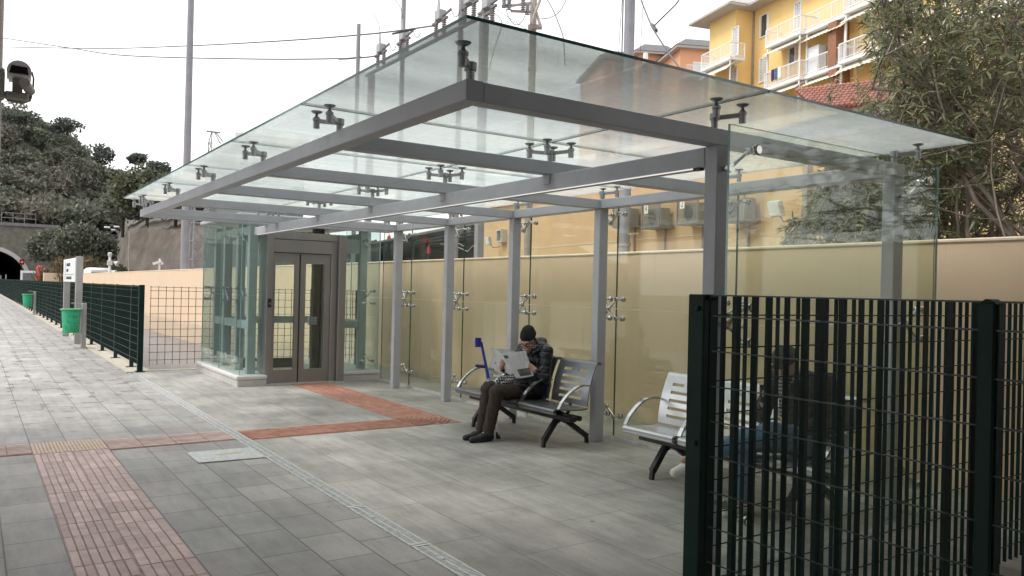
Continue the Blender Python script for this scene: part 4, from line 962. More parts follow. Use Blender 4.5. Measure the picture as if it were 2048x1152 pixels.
class Facade:
    """vertical plane through a surveyed point; s runs along it (to the right as seen), z up, t out towards the tracks"""
    def __init__(f, px, py, d, az):
        f.P = dep(px, py, d); f.P[2] = 0; f.d = V3(-sin(RAD(az)), -cos(RAD(az)), 0); f.n = V3(-cos(RAD(az)), sin(RAD(az)), 0)
    def sz(f, px, py, t=0):
        r = ray(px, py); k = np.dot(f.P+f.n*t-CAM, f.n)/np.dot(r, f.n); p = CAM+r*k; return float(np.dot(p-f.P, f.d)), float(p[2])
    def w(f, s, t, z): return f.P+f.d*s+f.n*t+V3(0, 0, z)
    def xf(f, mb): return mb.xf(lambda p: f.w(*p))
def fbox(F_, s0, s1, t0, t1, z0, z1, mb=None):
    mb = mb or MB(); m = MB(); m.box(s0, s1, t0, t1, z0, z1)
    m.v = [tuple(F_.w(*p)) for p in m.v]; m.f = [f[::-1] for f in m.f]   # (d, n, up) is left handed
    mb.add(m.v, m.f); return mb

# --- technical building with the caged units
TB = Facade(1300, 440, 26, 11)
sL, _ = TB.sz(968, 470); sR, _ = TB.sz(2300, 470)
tb = thing('technical_building', 'plain peach rendered technical building behind the boundary wall', 'building', TB.w((sL+sR)/2, -3, -.7))
fbox(TB, sL, sR, -6, 0, -.7, 5.6).build('wall', 'render_peach', tb)
fbox(TB, sL-.2, sR, -6.2, .25, 5.6, 5.85).build('roof', 'roof_grey', tb)
s, _ = TB.sz(1618, 440); fbox(TB, s-.08, s+.08, 0, .16, -.7, 5.6).build('downpipe', 'pole_rusty', tb)
m = MB()
for a, b in (((1030, 500), (1276, 479)), ((1276, 479), (1420, 468))):
    s0, z0 = TB.sz(*a, .01); s1, z1 = TB.sz(*b, .01); m.bar(TB.w(s0, .008, z0), TB.w(s1, .008, z1), .012, .02)
m.build('conduit', 'awning_cloth', tb)
s, z = TB.sz(1245, 468, .5)
def cage(px, py, sheet, lab):
    s, z = TB.sz(px, py, .35); r = thing('caged_unit', lab, 'air conditioner', TB.w(s, .3, z-.45), 'caged air conditioners on the building')
    w, h, d = 1.0, .84, .55; s0, s1, z0, z1 = s-w/2, s+w/2, z-h/2, z+h/2
    m = MB()
    for a in np.linspace(s0, s1, 22): m.bar(TB.w(a, d, z0), TB.w(a, d, z1), .009, .009, up=TB.d)
    for b in np.linspace(z0, z1, 16): m.bar(TB.w(s0, d, b), TB.w(s1, d, b), .009, .009)
    for a in np.linspace(.06, d, 10):
        for q in (s0, s1): m.bar(TB.w(q, a, z0), TB.w(q, a, z1), .005, .005, up=TB.n)
    for q in (s0, s1):
        for b in np.linspace(z0, z1, 10): m.bar(TB.w(q, .01, b), TB.w(q, d, b), .005, .005)
    m.build('cage', 'cage_mesh', r)
    m = MB()
    for q in (s0, s1):
        for zz in (z0, z1): m.bar(TB.w(q, 0, zz), TB.w(q, d, zz), .035, .035)
        m.bar(TB.w(q, d, z0), TB.w(q, d, z1), .035, .035, up=TB.n)
    for zz in (z0, z1): m.bar(TB.w(s0, d, zz), TB.w(s1, d, zz), .035, .035)
    m.build('frame', 'cage_mesh', r)
    fbox(TB, s0-.02, s1+.02, .01, d, z0-.04, z0-.005).build('shelf', 'cage_mesh', r)
    u = fbox(TB, s-.40, s+.40, .10, .42, z0+.03, z0+.58).build('unit', 'unit_grey', r)
    m = MB(); c = TB.w(s-.10, .421, z0+.30); m.lathe([(.21, 0), (.21, .012), (.19, .014)], c, 20, TB.n)
    for k in range(5): m.lathe([(.03+.035*k, .016), (.038+.035*k, .016)], c, 20, TB.n)
    m.build('fan', 'window_dark', u)
    fbox(TB, s+.05, s+.09, .02, .08, z0-1.6, z0-.045).build('pipe', 'pole_rusty', r)
    if sheet:
        a, b = s-.36, s-.14; fbox(TB, a, b, d+.004, d+.008, z+.02, z+.32).build('sheet', 'white_paper', r)
        cu = bpy.data.curves.new('digit', 'FONT'); cu.body = sheet; cu.size = .30; cu.extrude = .001; cu.align_x = 'CENTER'
        t = bpy.data.objects.new('digit', cu); COL.objects.link(t); dg = bpy.context.evaluated_depsgraph_get(); me = bpy.data.meshes.new_from_object(t.evaluated_get(dg)); bpy.data.objects.remove(t)
        o = bpy.data.objects.new('number', me); COL.objects.link(o); me.materials.clear(); me.materials.append(MATS['cable']); o.parent = r
        p = TB.w((a+b)/2, d+.010, z+.07); B3 = np.stack([TB.d, V3(0, 0, 1), TB.n], 1); off = org(r)
        for v in me.vertices: q = B3@V3(v.co.x*.8, v.co.y*1.0, v.co.z)+p-off; v.co = q
cage(1252, 428, None, 'caged air conditioner with no paper sheet, half behind the thick grey pipe pole')
cage(1312, 428, '4', 'caged air conditioner with a white sheet numbered 4')
cage(1386, 418, '2', 'caged air conditioner with a white sheet numbered 2, beside the shelter column')
cage(1476, 410, None, 'caged air conditioner with no sheet, nearest the square floodlight')
def flood(F_, px, py, t, lab, tilt=.35, s=1.):
    a, z = F_.sz(px, py, t); r = thing('floodlight', lab, 'floodlight', F_.w(a, t-.2, z-.2))
    c = F_.w(a, t, z); f = unit(F_.n+V3(0, 0, -tilt)); B3 = frame(f)
    m = MB(); m.bev(-.22*s, .22*s, -.09*s, .05*s, -.2*s, .2*s, .02); m.xf(lambda p: B3@np.array(p)+c); m.build('housing', 'unit_white', r)
    m = MB(); m.box(-.19*s, .19*s, .052*s, .058*s, -.16*s, .17*s); m.xf(lambda p: B3@np.array(p)+c); m.build('lens', 'white_paint', r)
    m = MB(); m.tube([F_.w(a, 0, z-.25*s), F_.w(a, t-.25*s, z-.3*s), c-f*.08*s+V3(0, 0, -.1*s)], .02, 8); m.build('bracket', 'pole_rusty', r)
flood(TB, 1551, 418, .55, 'pale square floodlight on the peach wall near the leaves')
flood(TB, 976, 482, .6, 'tilted white floodlight at the dark bay corner', .2)
s, z = TB.sz(1001, 472, .2); vb = thing('vent_box', 'pale square vent box with a round fan on the peach wall', 'vent', TB.w(s, .1, z-.4))
m = fbox(TB, s-.30, s+.30, .0, .08, z-.30, z+.30); fbox(TB, s-.30, s+.30, .08, .30, z+.24, z+.30, m); fbox(TB, s-.30, s+.30, .08, .30, z-.30, z-.24, m); fbox(TB, s-.30, s-.24, .08, .30, z-.24, z+.24, m); fbox(TB, s+.24, s+.30, .08, .30, z-.24, z+.24, m); m.build('box', 'unit_white', vb)
m = MB(); c = TB.w(s, .09, z); m.lathe([(.21, 0), (.21, .05), (.17, .05), (.15, .02), (.05, .02), (.05, .06), (.02, .07)], c, 20, TB.n)
for k in range(5): m.bar(c+TB.n*.04, c+TB.n*.04+TB.d*.18*cos(k*1.257)+V3(0, 0, .18*sin(k*1.257)), .05, .01, up=TB.n)
m.build('fan', 'window_dark', vb)

# --- dark cable bay left of it
s0, _ = TB.sz(690, 470, -1); bay = thing('cable_bay', 'dark louvred electrical bay behind the wall', 'building', TB.w((s0+sL)/2, -2, -.7))
m = fbox(TB, s0, sL-.06, -3, -2.2, -.7, 5.2); m.build('wall', 'niche_dark', bay)
m = MB()
for k in range(20): fbox(TB, s0, sL-.1, -2.19, -2.13, 1.2+.2*k, 1.2+.2*k+.1, m)
m.build('louvres', 'niche_dark', bay)
for px in (742, 790, 826, 900, 952):
    a, _ = TB.sz(px, 470, -1.6); fbox(TB, a-.05, a+.05, -1.7, -1.6, -.7, 5.0).build('post', 'niche_grey', bay)
fbox(TB, s0, sL-.1, -1.7, -.2, 5.0, 5.15).build('roof', 'niche_grey', bay)
for zz in (2.15, 2.55, 3.0):
    a, _ = TB.sz(880, 470, -1.4); fbox(TB, a, sL-.2, -1.5, -1.44, zz, zz+.05).build('busbar', 'pole_rusty', bay)
def term(px, py, r_, lab, side=None, dz=1.6):
    a, z = TB.sz(px, py, -.8); t = thing('cable_termination', lab, 'cable termination', TB.w(a, -.8, z-dz), 'red capped cable terminations in the bay')
    m = MB(); pr = []
    for k in range(14): h = dz*k/14; pr += [(r_*.62, h), (r_*.8, h+.02), (r_*.62, h+.05)]
    m.lathe(pr, TB.w(a, -.8, z-dz), 10); m.build('insulator', 'black_rubber', t)
    m = MB(); m.lathe([(r_, -.05), (r_*1.02, .22), (r_*.9, .34), (r_*.55, .42), (r_*.15, .45), (r_*.12, .6)], TB.w(a, -.8, z), 12)
    if side: m.tube([TB.w(a, -.8, z+.12), TB.w(a+side, -.8, z+.10)], [r_*.5, r_*.42], 10)
    m.build('cap', 'cap_red', t, smooth=True)
term(778, 482, .14, 'red capped black cable termination, leftmost of the three'); term(852, 484, .19, 'largest red capped cable termination with a side arm', .62); term(858, 506, .13, 'short low red capped cable termination under the largest one', None, .9)
a, z = TB.sz(948, 498, -.8); 
m = MB()
for (p, q) in (((880, 488), (935, 503)), ((935, 503), (962, 486)), ((900, 487), (930, 494)), ((845, 470), (860, 484))):
    s0_, z0_ = TB.sz(*p, -.7); s1_, z1_ = TB.sz(*q, -.7); n_ = 7
    m.tube([TB.w(s0_+(s1_-s0_)*u, -.7, z0_+(z1_-z0_)*u+.12*sin(pi*u)) for u in np.linspace(0, 1, n_)], .02, 6)
tag(m.build('bay_cables', 'unit_white'), 'tangle of pale cables hanging in front of the dark bay', 'cable')

# --- yellow apartment block
AP = Facade(1530, 130, 55.7, 14.6)
ap = thing('apartment_block', 'yellow apartment block with white balconies, awnings and grey eaves', 'building', AP.w(0, -5, -.7))
sm, zt_ = AP.sz(1507, 33); zE = 21.9
sEnd = AP.sz(2100, 100)[0]
fbox(AP, sm, sEnd, -11, 0, -.7, zE).build('wall', 'apart_yellow', ap)
tb_ = 1.5
b0, _ = AP.sz(1419, 80, tb_); b1_, _ = AP.sz(1490, 80, tb_)
fbox(AP, b0, sm+.02, -9.5, tb_, -.7, zE).build('bay_wall', 'apart_yellow', ap)
fbox(AP, b0-1.2, sm+.8, -10, tb_+1.1, zE, zE+.16).build('eaves', 'soffit_grey', ap)
fbox(AP, sm+.8, sEnd, -10, 1.1, zE, zE+.16).build('eaves', 'soffit_grey', ap)
m = MB()
for (a, b, t) in ((b0-1.1, sm+.85, tb_+1.0), (sm+.85, sEnd, 1.0)):
    m.prism([AP.w(a, t, zE+.17), AP.w(a, t-1.6, zE+2.0), AP.w(a, -9, zE+2.0), AP.w(a, -9, zE+.17)], AP.d*(b-a))
m.build('roof', 'white_paint', ap)
s, z = AP.sz(1439, 20, -2); fbox(AP, s-.4, s+.4, -2.6, -1.8, zE+1.4, z+.45).build('chimney', 'apart_yellow', ap)
m = MB(); m.lathe([(.3, 0), (.3, .25), (.42, .3), (.1, .5)], AP.w(s, -2.2, z+.46), 10); m.build('chimney_cowl', 'roof_grey', ap)
s, _ = AP.sz(1505, 100, .1); fbox(AP, s-.05, s+.07, .0, .1, -.7, zE).build('downpipe', 'pole_rusty', ap)
def window(F_, root, x0, x1, y0, y1, t=.0, shut=True, open_=False):
    s0, za = F_.sz(x0, (y0+y1)/2, t); s1, zb = F_.sz(x1, (y0+y1)/2, t); _, zt = F_.sz((x0+x1)/2, y0, t); _, zb = F_.sz((x0+x1)/2, y1, t)
    f = MB(); w = .07
    fbox(F_, s0-w, s1+w, t, t+.05, zt, zt+w, f); fbox(F_, s0-w, s1+w, t, t+.09, zb-w, zb, f); fbox(F_, s0-w, s0, t, t+.05, zb, zt, f); fbox(F_, s1, s1+w, t, t+.05, zb, zt, f)
    fo = f.build('window', 'white_paint', root)
    fbox(F_, s0, s1, t, t+.015, zb, zt).build('pane', 'window_dark', fo)
    if shut:
        m = MB(); n = int((zt-zb)/.11); h = (s0+s1)/2
        for a, b in ((s0, h-.03), (h+.03, s1)):
            if open_: a, b = (a, a+(b-a)*.35) if a == s0 else (b-(b-a)*.35, b)
            fbox(F_, a, a+.06, t+.016, t+.06, zb, zt, m); fbox(F_, b-.06, b, t+.016, t+.06, zb, zt, m)
            for k in range(n): fbox(F_, a+.06, b-.06, t+.02, t+.045, zb+.11*k+.02, zb+.11*k+.09, m)
        m.build('shutter', 'shutter_white', fo)
for q in ((1521, 1537, 30, 72, 0, True, True), (1520, 1535, 117, 162, 0), (1590, 1602, 6, 58, 0), (1578, 1592, 96, 128, 0, True, True), (1660, 1676, 78, 112, 0), (1466, 1477, 56, 110, tb_), (1460, 1474, 138, 166, tb_), (1900, 1915, 60, 110, 0), (1960, 1985, 84, 112, 0), (1820, 1840, -10, 45, 0), (1770, 1790, 60, 110, 0), (1700, 1716, -10, 10, 0)): window(AP, ap, *q)
def balcony(F_, root, s0, s1, zf, t0, t1, aw=0., post=True):
    sl = fbox(F_, s0, s1, t0, t1, zf-.2, zf).build('balcony_slab', 'white_paint', root)
    m = MB(); H = 1.0
    for (a, b) in (((s0, t1-.05), (s1, t1-.05)), ((s0+.03, t0), (s0+.03, t1-.05)), ((s1-.03, t0), (s1-.03, t1-.05))):
        A1, B1 = F_.w(*a, zf), F_.w(*b, zf); ln = np.linalg.norm(B1-A1)
        m.bar(A1+V3(0, 0, H), B1+V3(0, 0, H), .06, .06); m.bar(A1+V3(0, 0, .12), B1+V3(0, 0, .12), .04, .04)
        n = max(1, int(ln/.12))
        for k in range(n+1):
            p = A1+(B1-A1)*k/n; w = .05 if k % 10 == 0 else .018; m.bar(p, p+V3(0, 0, H), w, w, up=F_.n)
    m.build('railing', 'white_rail', sl)
    if aw:
        m = MB(); n = 24
        top = [F_.w(s0+(s1-s0)*k/n, t1-.5, zf-.21) for k in range(n+1)]; bot = [F_.w(s0+(s1-s0)*k/n, t1+.25, zf-.55-aw-.05*(k % 2)) for k in range(n+1)]
        for k in range(n): m.prism([top[k], top[k+1], bot[k+1], bot[k]], F_.n*(-.03))
        m.build('awning', 'awning_cloth', sl)
    if post:
        for a in (s0+.15, s1-.15): m = MB(); m.bar(F_.w(a, t1-.12, zf-2.85), F_.w(a, t1-.12, zf-.2), .08, .08, up=F_.n); m.build('awning_post', 'white_rail', sl)
T = 1.3
zU = AP.sz(1583, 68, T)[1]; zLo = AP.sz(1583, 157, T)[1]; 
fb = lambda a, b, y, t: (AP.sz(a, y, t)[0], AP.sz(b, y, t)[0])
balcony(AP, ap, *fb(1531, 1600, 70, T), zU, 0, T, .2); balcony(AP, ap, *fb(1602, 1684, 50, T-.1), zU+.0, 0, T-.35, .2); balcony(AP, ap, *fb(1686, 1800, 30, T), zU, 0, T, .2)
balcony(AP, ap, *fb(1528, 1598, 170, T), zLo, 0, T, .15); balcony(AP, ap, *fb(1600, 1674, 150, T-.1), zLo, 0, T-.35, .15); balcony(AP, ap, *fb(1676, 1790, 130, T), zLo, 0, T, .2); balcony(AP, ap, *fb(1850, 2040, 60, T), zLo, 0, T, .2)
zA = AP.sz(1453, 115, tb_+1.2)[1]; balcony(AP, ap, *fb(1402, 1460, 120, tb_+1.2), zA, tb_, tb_+1.2, .3)
fbox(AP, AP.sz(1683, 70)[0], AP.sz(1699, 70)[0], .02, T-.3, zLo, zU-.2).build('lattice_screen', 'lattice_brown', ap)
fbox(AP, AP.sz(1683, 180)[0], AP.sz(1699, 180)[0], .02, T-.3, zLo-3, zLo-.2).build('lattice_screen', 'lattice_brown', ap)
s, z = AP.sz(1630, 116, .6); m = fbox(AP, s-.5, s+.5, .2, .75, zLo+.01, zLo+1.75); tag(m.build('balcony_cabinet', 'white_paint'), 'white cabinet standing on the lower apartment balcony', 'cabinet')
for k, (px, mat, lab) in enumerate(((1546, 'navy_grip', 'dark cloth drying on the lower balcony railing'), (1553, 'denim', 'blue cloth drying on the lower balcony railing'), (1559, 'white_paper', 'white cloth drying on the lower balcony railing'))):
    s, z = AP.sz(px, 150, T); m = MB(); n = 5
    for i in range(n): fbox(AP, s-.16+i*.064, s-.16+(i+1)*.064, T+.01+.02*(i % 2), T+.03+.02*(i % 2), zLo+.35-.05*(i % 3), zLo+1.04, m)
    tag(m.build('laundry', mat), lab, 'laundry', 'laundry on the balcony')

# --- orange building
OB = Facade(1300, 120, 85, 14.6)
ob = thing('orange_building', 'orange apartment building with dark grey mansard roofs', 'building', OB.w(0, -8, -.7))
def oblock(px0, px1, pe, pt, dd):
    # front faces -d/side faces; block seen between two columns of the picture, eave row pe, ridge row pt
    A1 = dep(px0, pe, dd); B1 = dep(px1, pe, dd); X_ = unit(V3(B1[0]-A1[0], B1[1]-A1[1], 0)*.55+V3(.968, -.252, 0)*.45*np.linalg.norm(B1-A1)); wd = np.linalg.norm((B1-A1)[:2]); Yv = V3(-X_[1], X_[0], 0); zE_ = A1[2]; zT_ = dep(px0, pt, dd)[2]; O_ = V3(A1[0], A1[1], 0)
    P = lambda a, b, z: O_+X_*a+Yv*b+V3(0, 0, z)
    m = MB(); m.prism([P(0, 0, -.7), P(wd, 0, -.7), P(wd, 12, -.7), P(0, 12, -.7)], (0, 0, zE_+.7)); m.build('wall', 'apart_orange', ob)
    m = MB(); m.prism([P(-.6, -.6, zE_), P(wd+.6, -.6, zE_), P(wd+.6, 12, zE_), P(-.6, 12, zE_)], (0, 0, .25)); m.build('eaves', 'soffit_grey', ob)
    m = MB(); lo = [P(-.7, -.7, zE_+.25), P(wd+.7, -.7, zE_+.25), P(wd+.7, 12, zE_+.25), P(-.7, 12, zE_+.25)]; hi = [P(.9, .9, zT_), P(wd-.2, .9, zT_), P(wd-.2, 11, zT_), P(.9, 11, zT_)]
    m.add(lo+hi, [(0, 1, 5, 4), (1, 2, 6, 5), (2, 3, 7, 6), (3, 0, 4, 7), (4, 5, 6, 7), (3, 2, 1, 0)]); m.build('roof', 'roof_grey', ob)
    return P, wd, zE_
oblock(1208, 1282, 118, 96, 97); P, wd, zz = oblock(1278, 1345, 108, 82, 90)
def owin(P, a, z, root):
    m = MB(); m.prism([P(a, -.02, z), P(a+1.7, -.02, z), P(a+1.7, -.02, z+1.5), P(a, -.02, z+1.5)], P(0, -.06, 0)-P(0, 0, 0)); w = m.build('window', 'white_paint', root)
    m = MB()
    for k in range(12):
        for b in (.1, .9): m.prism([P(a+b, -.09, z+.08+.115*k), P(a+b+.7, -.09, z+.08+.115*k), P(a+b+.7, -.09, z+.15+.115*k), P(a+b, -.09, z+.15+.115*k)], P(0, -.04, 0)-P(0, 0, 0))
    m.build('shutter', 'shutter_white', w)
owin(P, 1.6, zz-2.9, ob)
P, wd, zz = oblock(1361, 1440, 97, 71, 84); owin(P, 1.4, zz-2.8, ob)
m = MB(); sl = [P(.3, -1.2, zz-3.2), P(3.6, -1.2, zz-3.2), P(3.6, 0, zz-3.2), P(.3, 0, zz-3.2)]; m.prism(sl, (0, 0, .2)); bs_ = m.build('balcony_slab', 'white_paint', ob)
m = MB()
for k in range(28): m.bar(P(.3+.12*k, -1.15, zz-3.0), P(.3+.12*k, -1.15, zz-2.0), .02, .02, up=(1, 0, 0))
m.bar(P(.3, -1.15, zz-2.0), P(3.6, -1.15, zz-2.0), .06, .06); m.build('railing', 'white_rail', bs_)
c = dep(1291, 118, 70); fl = thing('flue', 'white round flue with dark collars in front of the orange building', 'flue', (c[0], c[1], c[2]-8))
m = MB(); m.lathe([(.16, -8), (.16, -1)], c, 12); m.build('pipe', 'ins_grey', fl); m = MB(); m.lathe([(.2, -1.05), (.32, -1), (.2, -.8), (.32, -.6), (.2, -.45)], c, 12); m.build('collars', 'roof_grey', fl)
m = MB(); m.lathe([(.22, -.4), (.22, .45), (.18, .5)], c, 12); m.build('cap', 'white_paint', fl)

# --- little house with a red tiled roof among the leaves
c = dep(1715, 190, 34); hs = thing('tiled_house', 'small house with a red tiled roof behind the oleanders', 'house', (c[0], c[1], -.7))
Xv, Yv = unit(V3(_R[0], _R[1], 0)), unit(V3(_F[0], _F[1], 0)); P = lambda a, b, z: V3(c[0], c[1], 0)+Xv*a+Yv*b+V3(0, 0, z)
m = MB(); m.prism([P(-1.2, .4, -.7), P(3.4, .4, -.7), P(3.4, 4, -.7), P(-1.2, 4, -.7)], (0, 0, c[2]+.5)); m.build('wall', 'render_peach', hs)
m = MB()
for j in range(9):
    for k in range(26):
        u = -1.7+k*.21; v = j*.3; z0 = c[2]-.65+v*.55+max(0, k)*.028; m.tube([P(u, v-.2, z0), P(u+.02, v+.16, z0+.17)], [.10, .085], 6)
m.add([P(-1.8, -.2, c[2]-.8), P(3.8, -.2, c[2]-.1), P(3.8, 2.5, c[2]+1.35), P(-1.8, 2.5, c[2]+.65)], [(0, 1, 2, 3)]); m.build('roof', 'tile_red', hs)

# ---------------------------------------------------------------- poles, switchgear and wires
def pole(name, px0, py0, px1, py1, d, r0, r1, mat, lab, cat='pole', zt=None, collars=()):
    b = dep(px0, py0, d); z1 = zt if zt else dep(px1, py1, d)[2]
    r = thing(name, lab, cat, (b[0], b[1], -.75)); m = MB(); n = 8
    m.tube([(b[0], b[1], -.75+(z1+.75)*k/n) for k in range(n+1)], [r0+(r1-r0)*k/n for k in range(n+1)], 16); m.build('shaft', mat, r, smooth=True)
    for z in collars: 
        q = MB(); rr = r0+(r1-r0)*(z+.75)/(z1+.75); q.lathe([(rr+.005, -.05), (rr+.03, -.045), (rr+.03, .045), (rr+.005, .05)], (b[0], b[1], z), 16); q.build('collar', 'pole_rusty', r)
    return r, b
pole('lamp_mast', 369, 520, 0, 0, 31, .165, .10, 'pole_concrete', 'tall tapered grey mast rising beside the wooded hill', 'mast', 17)
pole('line_pole', 709, 400, 714, 48, 30, .085, .075, 'pole_concrete', 'slim grey pole with its top below the upper wires', 'pole')
rA, pA = pole('line_pole', 798, 400, 0, 0, 31, .10, .085, 'pole_concrete', 'grey pole rising behind the roof left of the wire cluster', 'pole', 17)
rB, pB = pole('line_pole', 913, 400, 0, 0, 27, .10, .085, 'pole_concrete', 'grey pole rising just behind the front roof corner', 'pole', 17)
rC, pC = pole('pylon_pole', 1058, 400, 0, 0, 27, .14, .11, 'pole_rusty', 'weathered steel pole carrying crossarms, insulators and looping cables', 'pole', 15, (9.1,))
rD, pD = pole('pipe_pole', 1250, 440, 0, 0, 24, .165, .15, 'pole_concrete', 'thick grey pipe pole in front of the orange building', 'pole', 14, (3.05, 7.4))
m = MB(); m.tube([pD+V3(-.19, .1, -3)*V3(1, 1, 0)+V3(0, 0, -.7), (pD[0]-.19, pD[1]+.1, 13)], .02, 6); m.build('cable_run', 'cable', rD)
q = dep(1263, 468, 23.8); m = MB(); m.bar(q+V3(-.1, .05, 0), q+V3(.2, -.1, .02), .03, .05); m.build('yellow_tag', 'yellow_paint', rD)
# crossarms on the pylon
def bracket_arm(root, p, q, z, mat='ins_grey'):
    m = MB(); m.bar(p, q, .07, .09); m.bar((p[0], p[1], p[2]-.7), (np.array(p)+np.array(q))/2, .05, .05); m.build('arm', mat, root)
for a, b in (((1062, 6), (1004, 14)), ((1062, 24), (1022, 22)), ((1066, 2), (1082, 55)), ((1080, 0), (1062, 48))):
    m = MB(); m.bar(dep(*a, 26.8), dep(*b, 26.4), .06, .075); m.build('arm', 'pole_rusty', rC)
for px, py in ((1008, 10), (1018, 14), (1046, 14), (1055, 24)):
    m = MB(); pr = []
    for k in range(6): pr += [(.04, .06*k), (.085, .06*k+.02), (.04, .06*k+.045)]
    m.lathe(pr, dep(px, py+6, 26.3), 10); m.build('insulator', 'ins_grey', rC)
fbm = MB(); fbm.bar(dep(1056, 54, 26.8), dep(1084, 54, 26.8), .12, .14); fbm.build('clamp', 'pole_rusty', rC)
def wire(pts, r, lab, mat='cable', sag=0., group=None, name='wire'):
    P_ = [dep(*p) for p in pts]; out = []
    # smooth curve through the points
    Q = [P_[0]]+P_+[P_[-1]]
    for i in range(1, len(Q)-2):
        for t in np.linspace(0, 1, 10, endpoint=False):
            a, b, c, d = Q[i-1], Q[i], Q[i+1], Q[i+2]
            out.append(.5*((2*b)+(-a+c)*t+(2*a-5*b+4*c-d)*t*t+(-a+3*b-3*c+d)*t**3))
    out.append(P_[-1]); m = MB(); m.tube(out, r, 5); return tag(m.build(name, mat), lab, 'wire', group)
wire([(-60, 66, 60), (0, 75, 58), (140, 96, 50), (250, 111, 42), (500, 118, 35), (690, 117, 31), (752, 112, 29)], .030, 'overhead wire crossing the sky and dipping left of the mast', group=None)
wire([(-60, 96, 60), (0, 94, 58), (200, 97, 48), (370, 92, 40), (560, 82, 34), (740, 68, 30), (865, 52, 27)], .030, 'overhead wire crossing the sky nearly level then rising to the switches')
for pts, lab in (([(785, 68, 29), (812, 62, 28.4), (830, 58, 28)], 'thick splice on the upper overhead wire'), ([(678, 118, 31), (700, 117, 30.6), (720, 114, 30)], 'thick splice on the lower overhead wire')):
    wire(pts, .04, lab)
wire([(1274, -20, 24), (1300, 45, 22), (1312, 68, 21), (1340, 110, 20), (1362, 140, 19)], .022, 'steep stay wire running down past the orange building', sag=0)
wire([(1304, 50, 21.8), (1312, 62, 21.4)], .06, 'black connector on the steep stay wire')
wire([(1308, 52, 21.5), (1330, 30, 21), (1352, 8, 21), (1364, -10, 21)], .02, 'loose cable curving up from the stay wire connector')
wire([(1012, 18, 26), (1018, 36, 25.8), (1032, 50, 25.8), (1046, 40, 26), (1054, 16, 26.4)], .014, 'cable looping under the left crossarm of the rusty pole')
wire([(1080, 36, 26), (1098, 36, 26), (1120, 22, 26), (1136, -8, 26)], .014, 'cable looping away right of the rusty pole')
wire([(1092, -4, 26), (1106, 20, 25), (1122, 60, 24), (1127, 80, 23.5), (1130, 130, 23)], .018, 'long cable hanging down behind the roof glass')
wire([(982, 24, 27), (998, 34, 26.5), (1003, 52, 26.2), (988, 100, 26), (978, 140, 26)], .014, 'thin cable dropping behind the front roof corner')
wire([(1245, -10, 24), (1240, 60, 24), (1236, 130, 24)], .010, 'thin vertical wire left of the thick pipe pole')
wire([(1287, -10, 26), (1284, 50, 26), (1280, 110, 26)], .010, 'thin vertical wire right of the thick pipe pole')
wire([(960, -6, 28), (1010, 30, 27), (1058, 62, 26.8)], .010, 'thin wire slanting down to the rusty pole')
# row of horn switches on a long gantry along the line
def switch(loc, lab, first=[None]):
    if first[0] is None:
        r = thing('horn_switch', lab, 'line switch', loc, 'horn switches on the line gantry')
        for yy in (-.28, .28):
            m = MB(); pr = []
            for k in range(7): pr += [(.05, .07*k), (.095, .07*k+.02), (.05, .07*k+.05)]
            m.lathe(pr, (0, yy, 0), 10); m.build('insulator', 'ins_brown', r, local=True)
        m = MB(); m.bev(-.14, .14, -.17, .17, .52, .86, .02); m.build('housing', 'ins_grey', r, local=True)
        m = MB(); m.bar((0, -.5, .5), (0, .55, .5), .08, .07); m.bar((0, -.75, .70), (0, -.2, .62), .06, .06); m.bar((0, .2, .62), (0, .5, .45), .06, .06); m.build('arm', 'roof_grey', r, local=True)
        m = MB(); m.prism([(-.02, .05, .86), (-.02, .24, .86), (-.02, .16, 1.35), (-.02, .12, 1.35)], (.04, 0, 0)); m.build('vane', 'ins_grey', r, local=True)
        m = MB(); m.tube([(0, .14, 1.3)]+[(0, .14+.75*(t**2), 1.3+1.0*t) for t in np.linspace(.1, 1, 8)], .014, 5); m.build('horn', 'cable', r, local=True); m = MB(); m.tube([(0, -.75, .7)]+[(0, -.75-.6*t, .7-.25*sin(t*3)-.2*t) for t in np.linspace(.1, 1, 8)], .014, 5); m.build('horn', 'cable', r, local=True)
        first[0] = r; return r
    return dup(first[0], loc, label=lab)
gz = dep(935, 30, 26)
GXx = gz[0]
def rowY(px):   # position along the gantry under a given column of the picture
    r = ray(px, 60); return GXx/r[0]*r[1]
for px, lab in ((938, 'horn switch just left of the front roof corner, nearest of the row'), (880, 'horn switch second from the front roof corner'), (808, 'horn switch third from the front roof corner'), (763, 'horn switch farthest from the front roof corner, beside the slim pole')):
    switch((GXx, rowY(px), gz[2]-.2), lab)
q = dep(975, 32, 25); switch((q[0], q[1], q[2]-.3), 'horn switch alone, right of the front roof corner')
ga = thing('line_gantry', 'steel gantry carrying the row of horn switches behind the shelter', 'gantry', (GXx, rowY(850), -.75))
ya, yb = rowY(985), rowY(735)
m = MB(); m.box(GXx-.05, GXx+.05, ya, yb, gz[2]-.34, gz[2]-.24); m.build('beam', 'roof_grey', ga)
for y in (ya+.5, yb-.5):
    m = MB(); m.box(GXx-.11, GXx+.11, y-.11, y+.11, -.75, gz[2]-.345); m.build('leg', 'pole_concrete', ga)
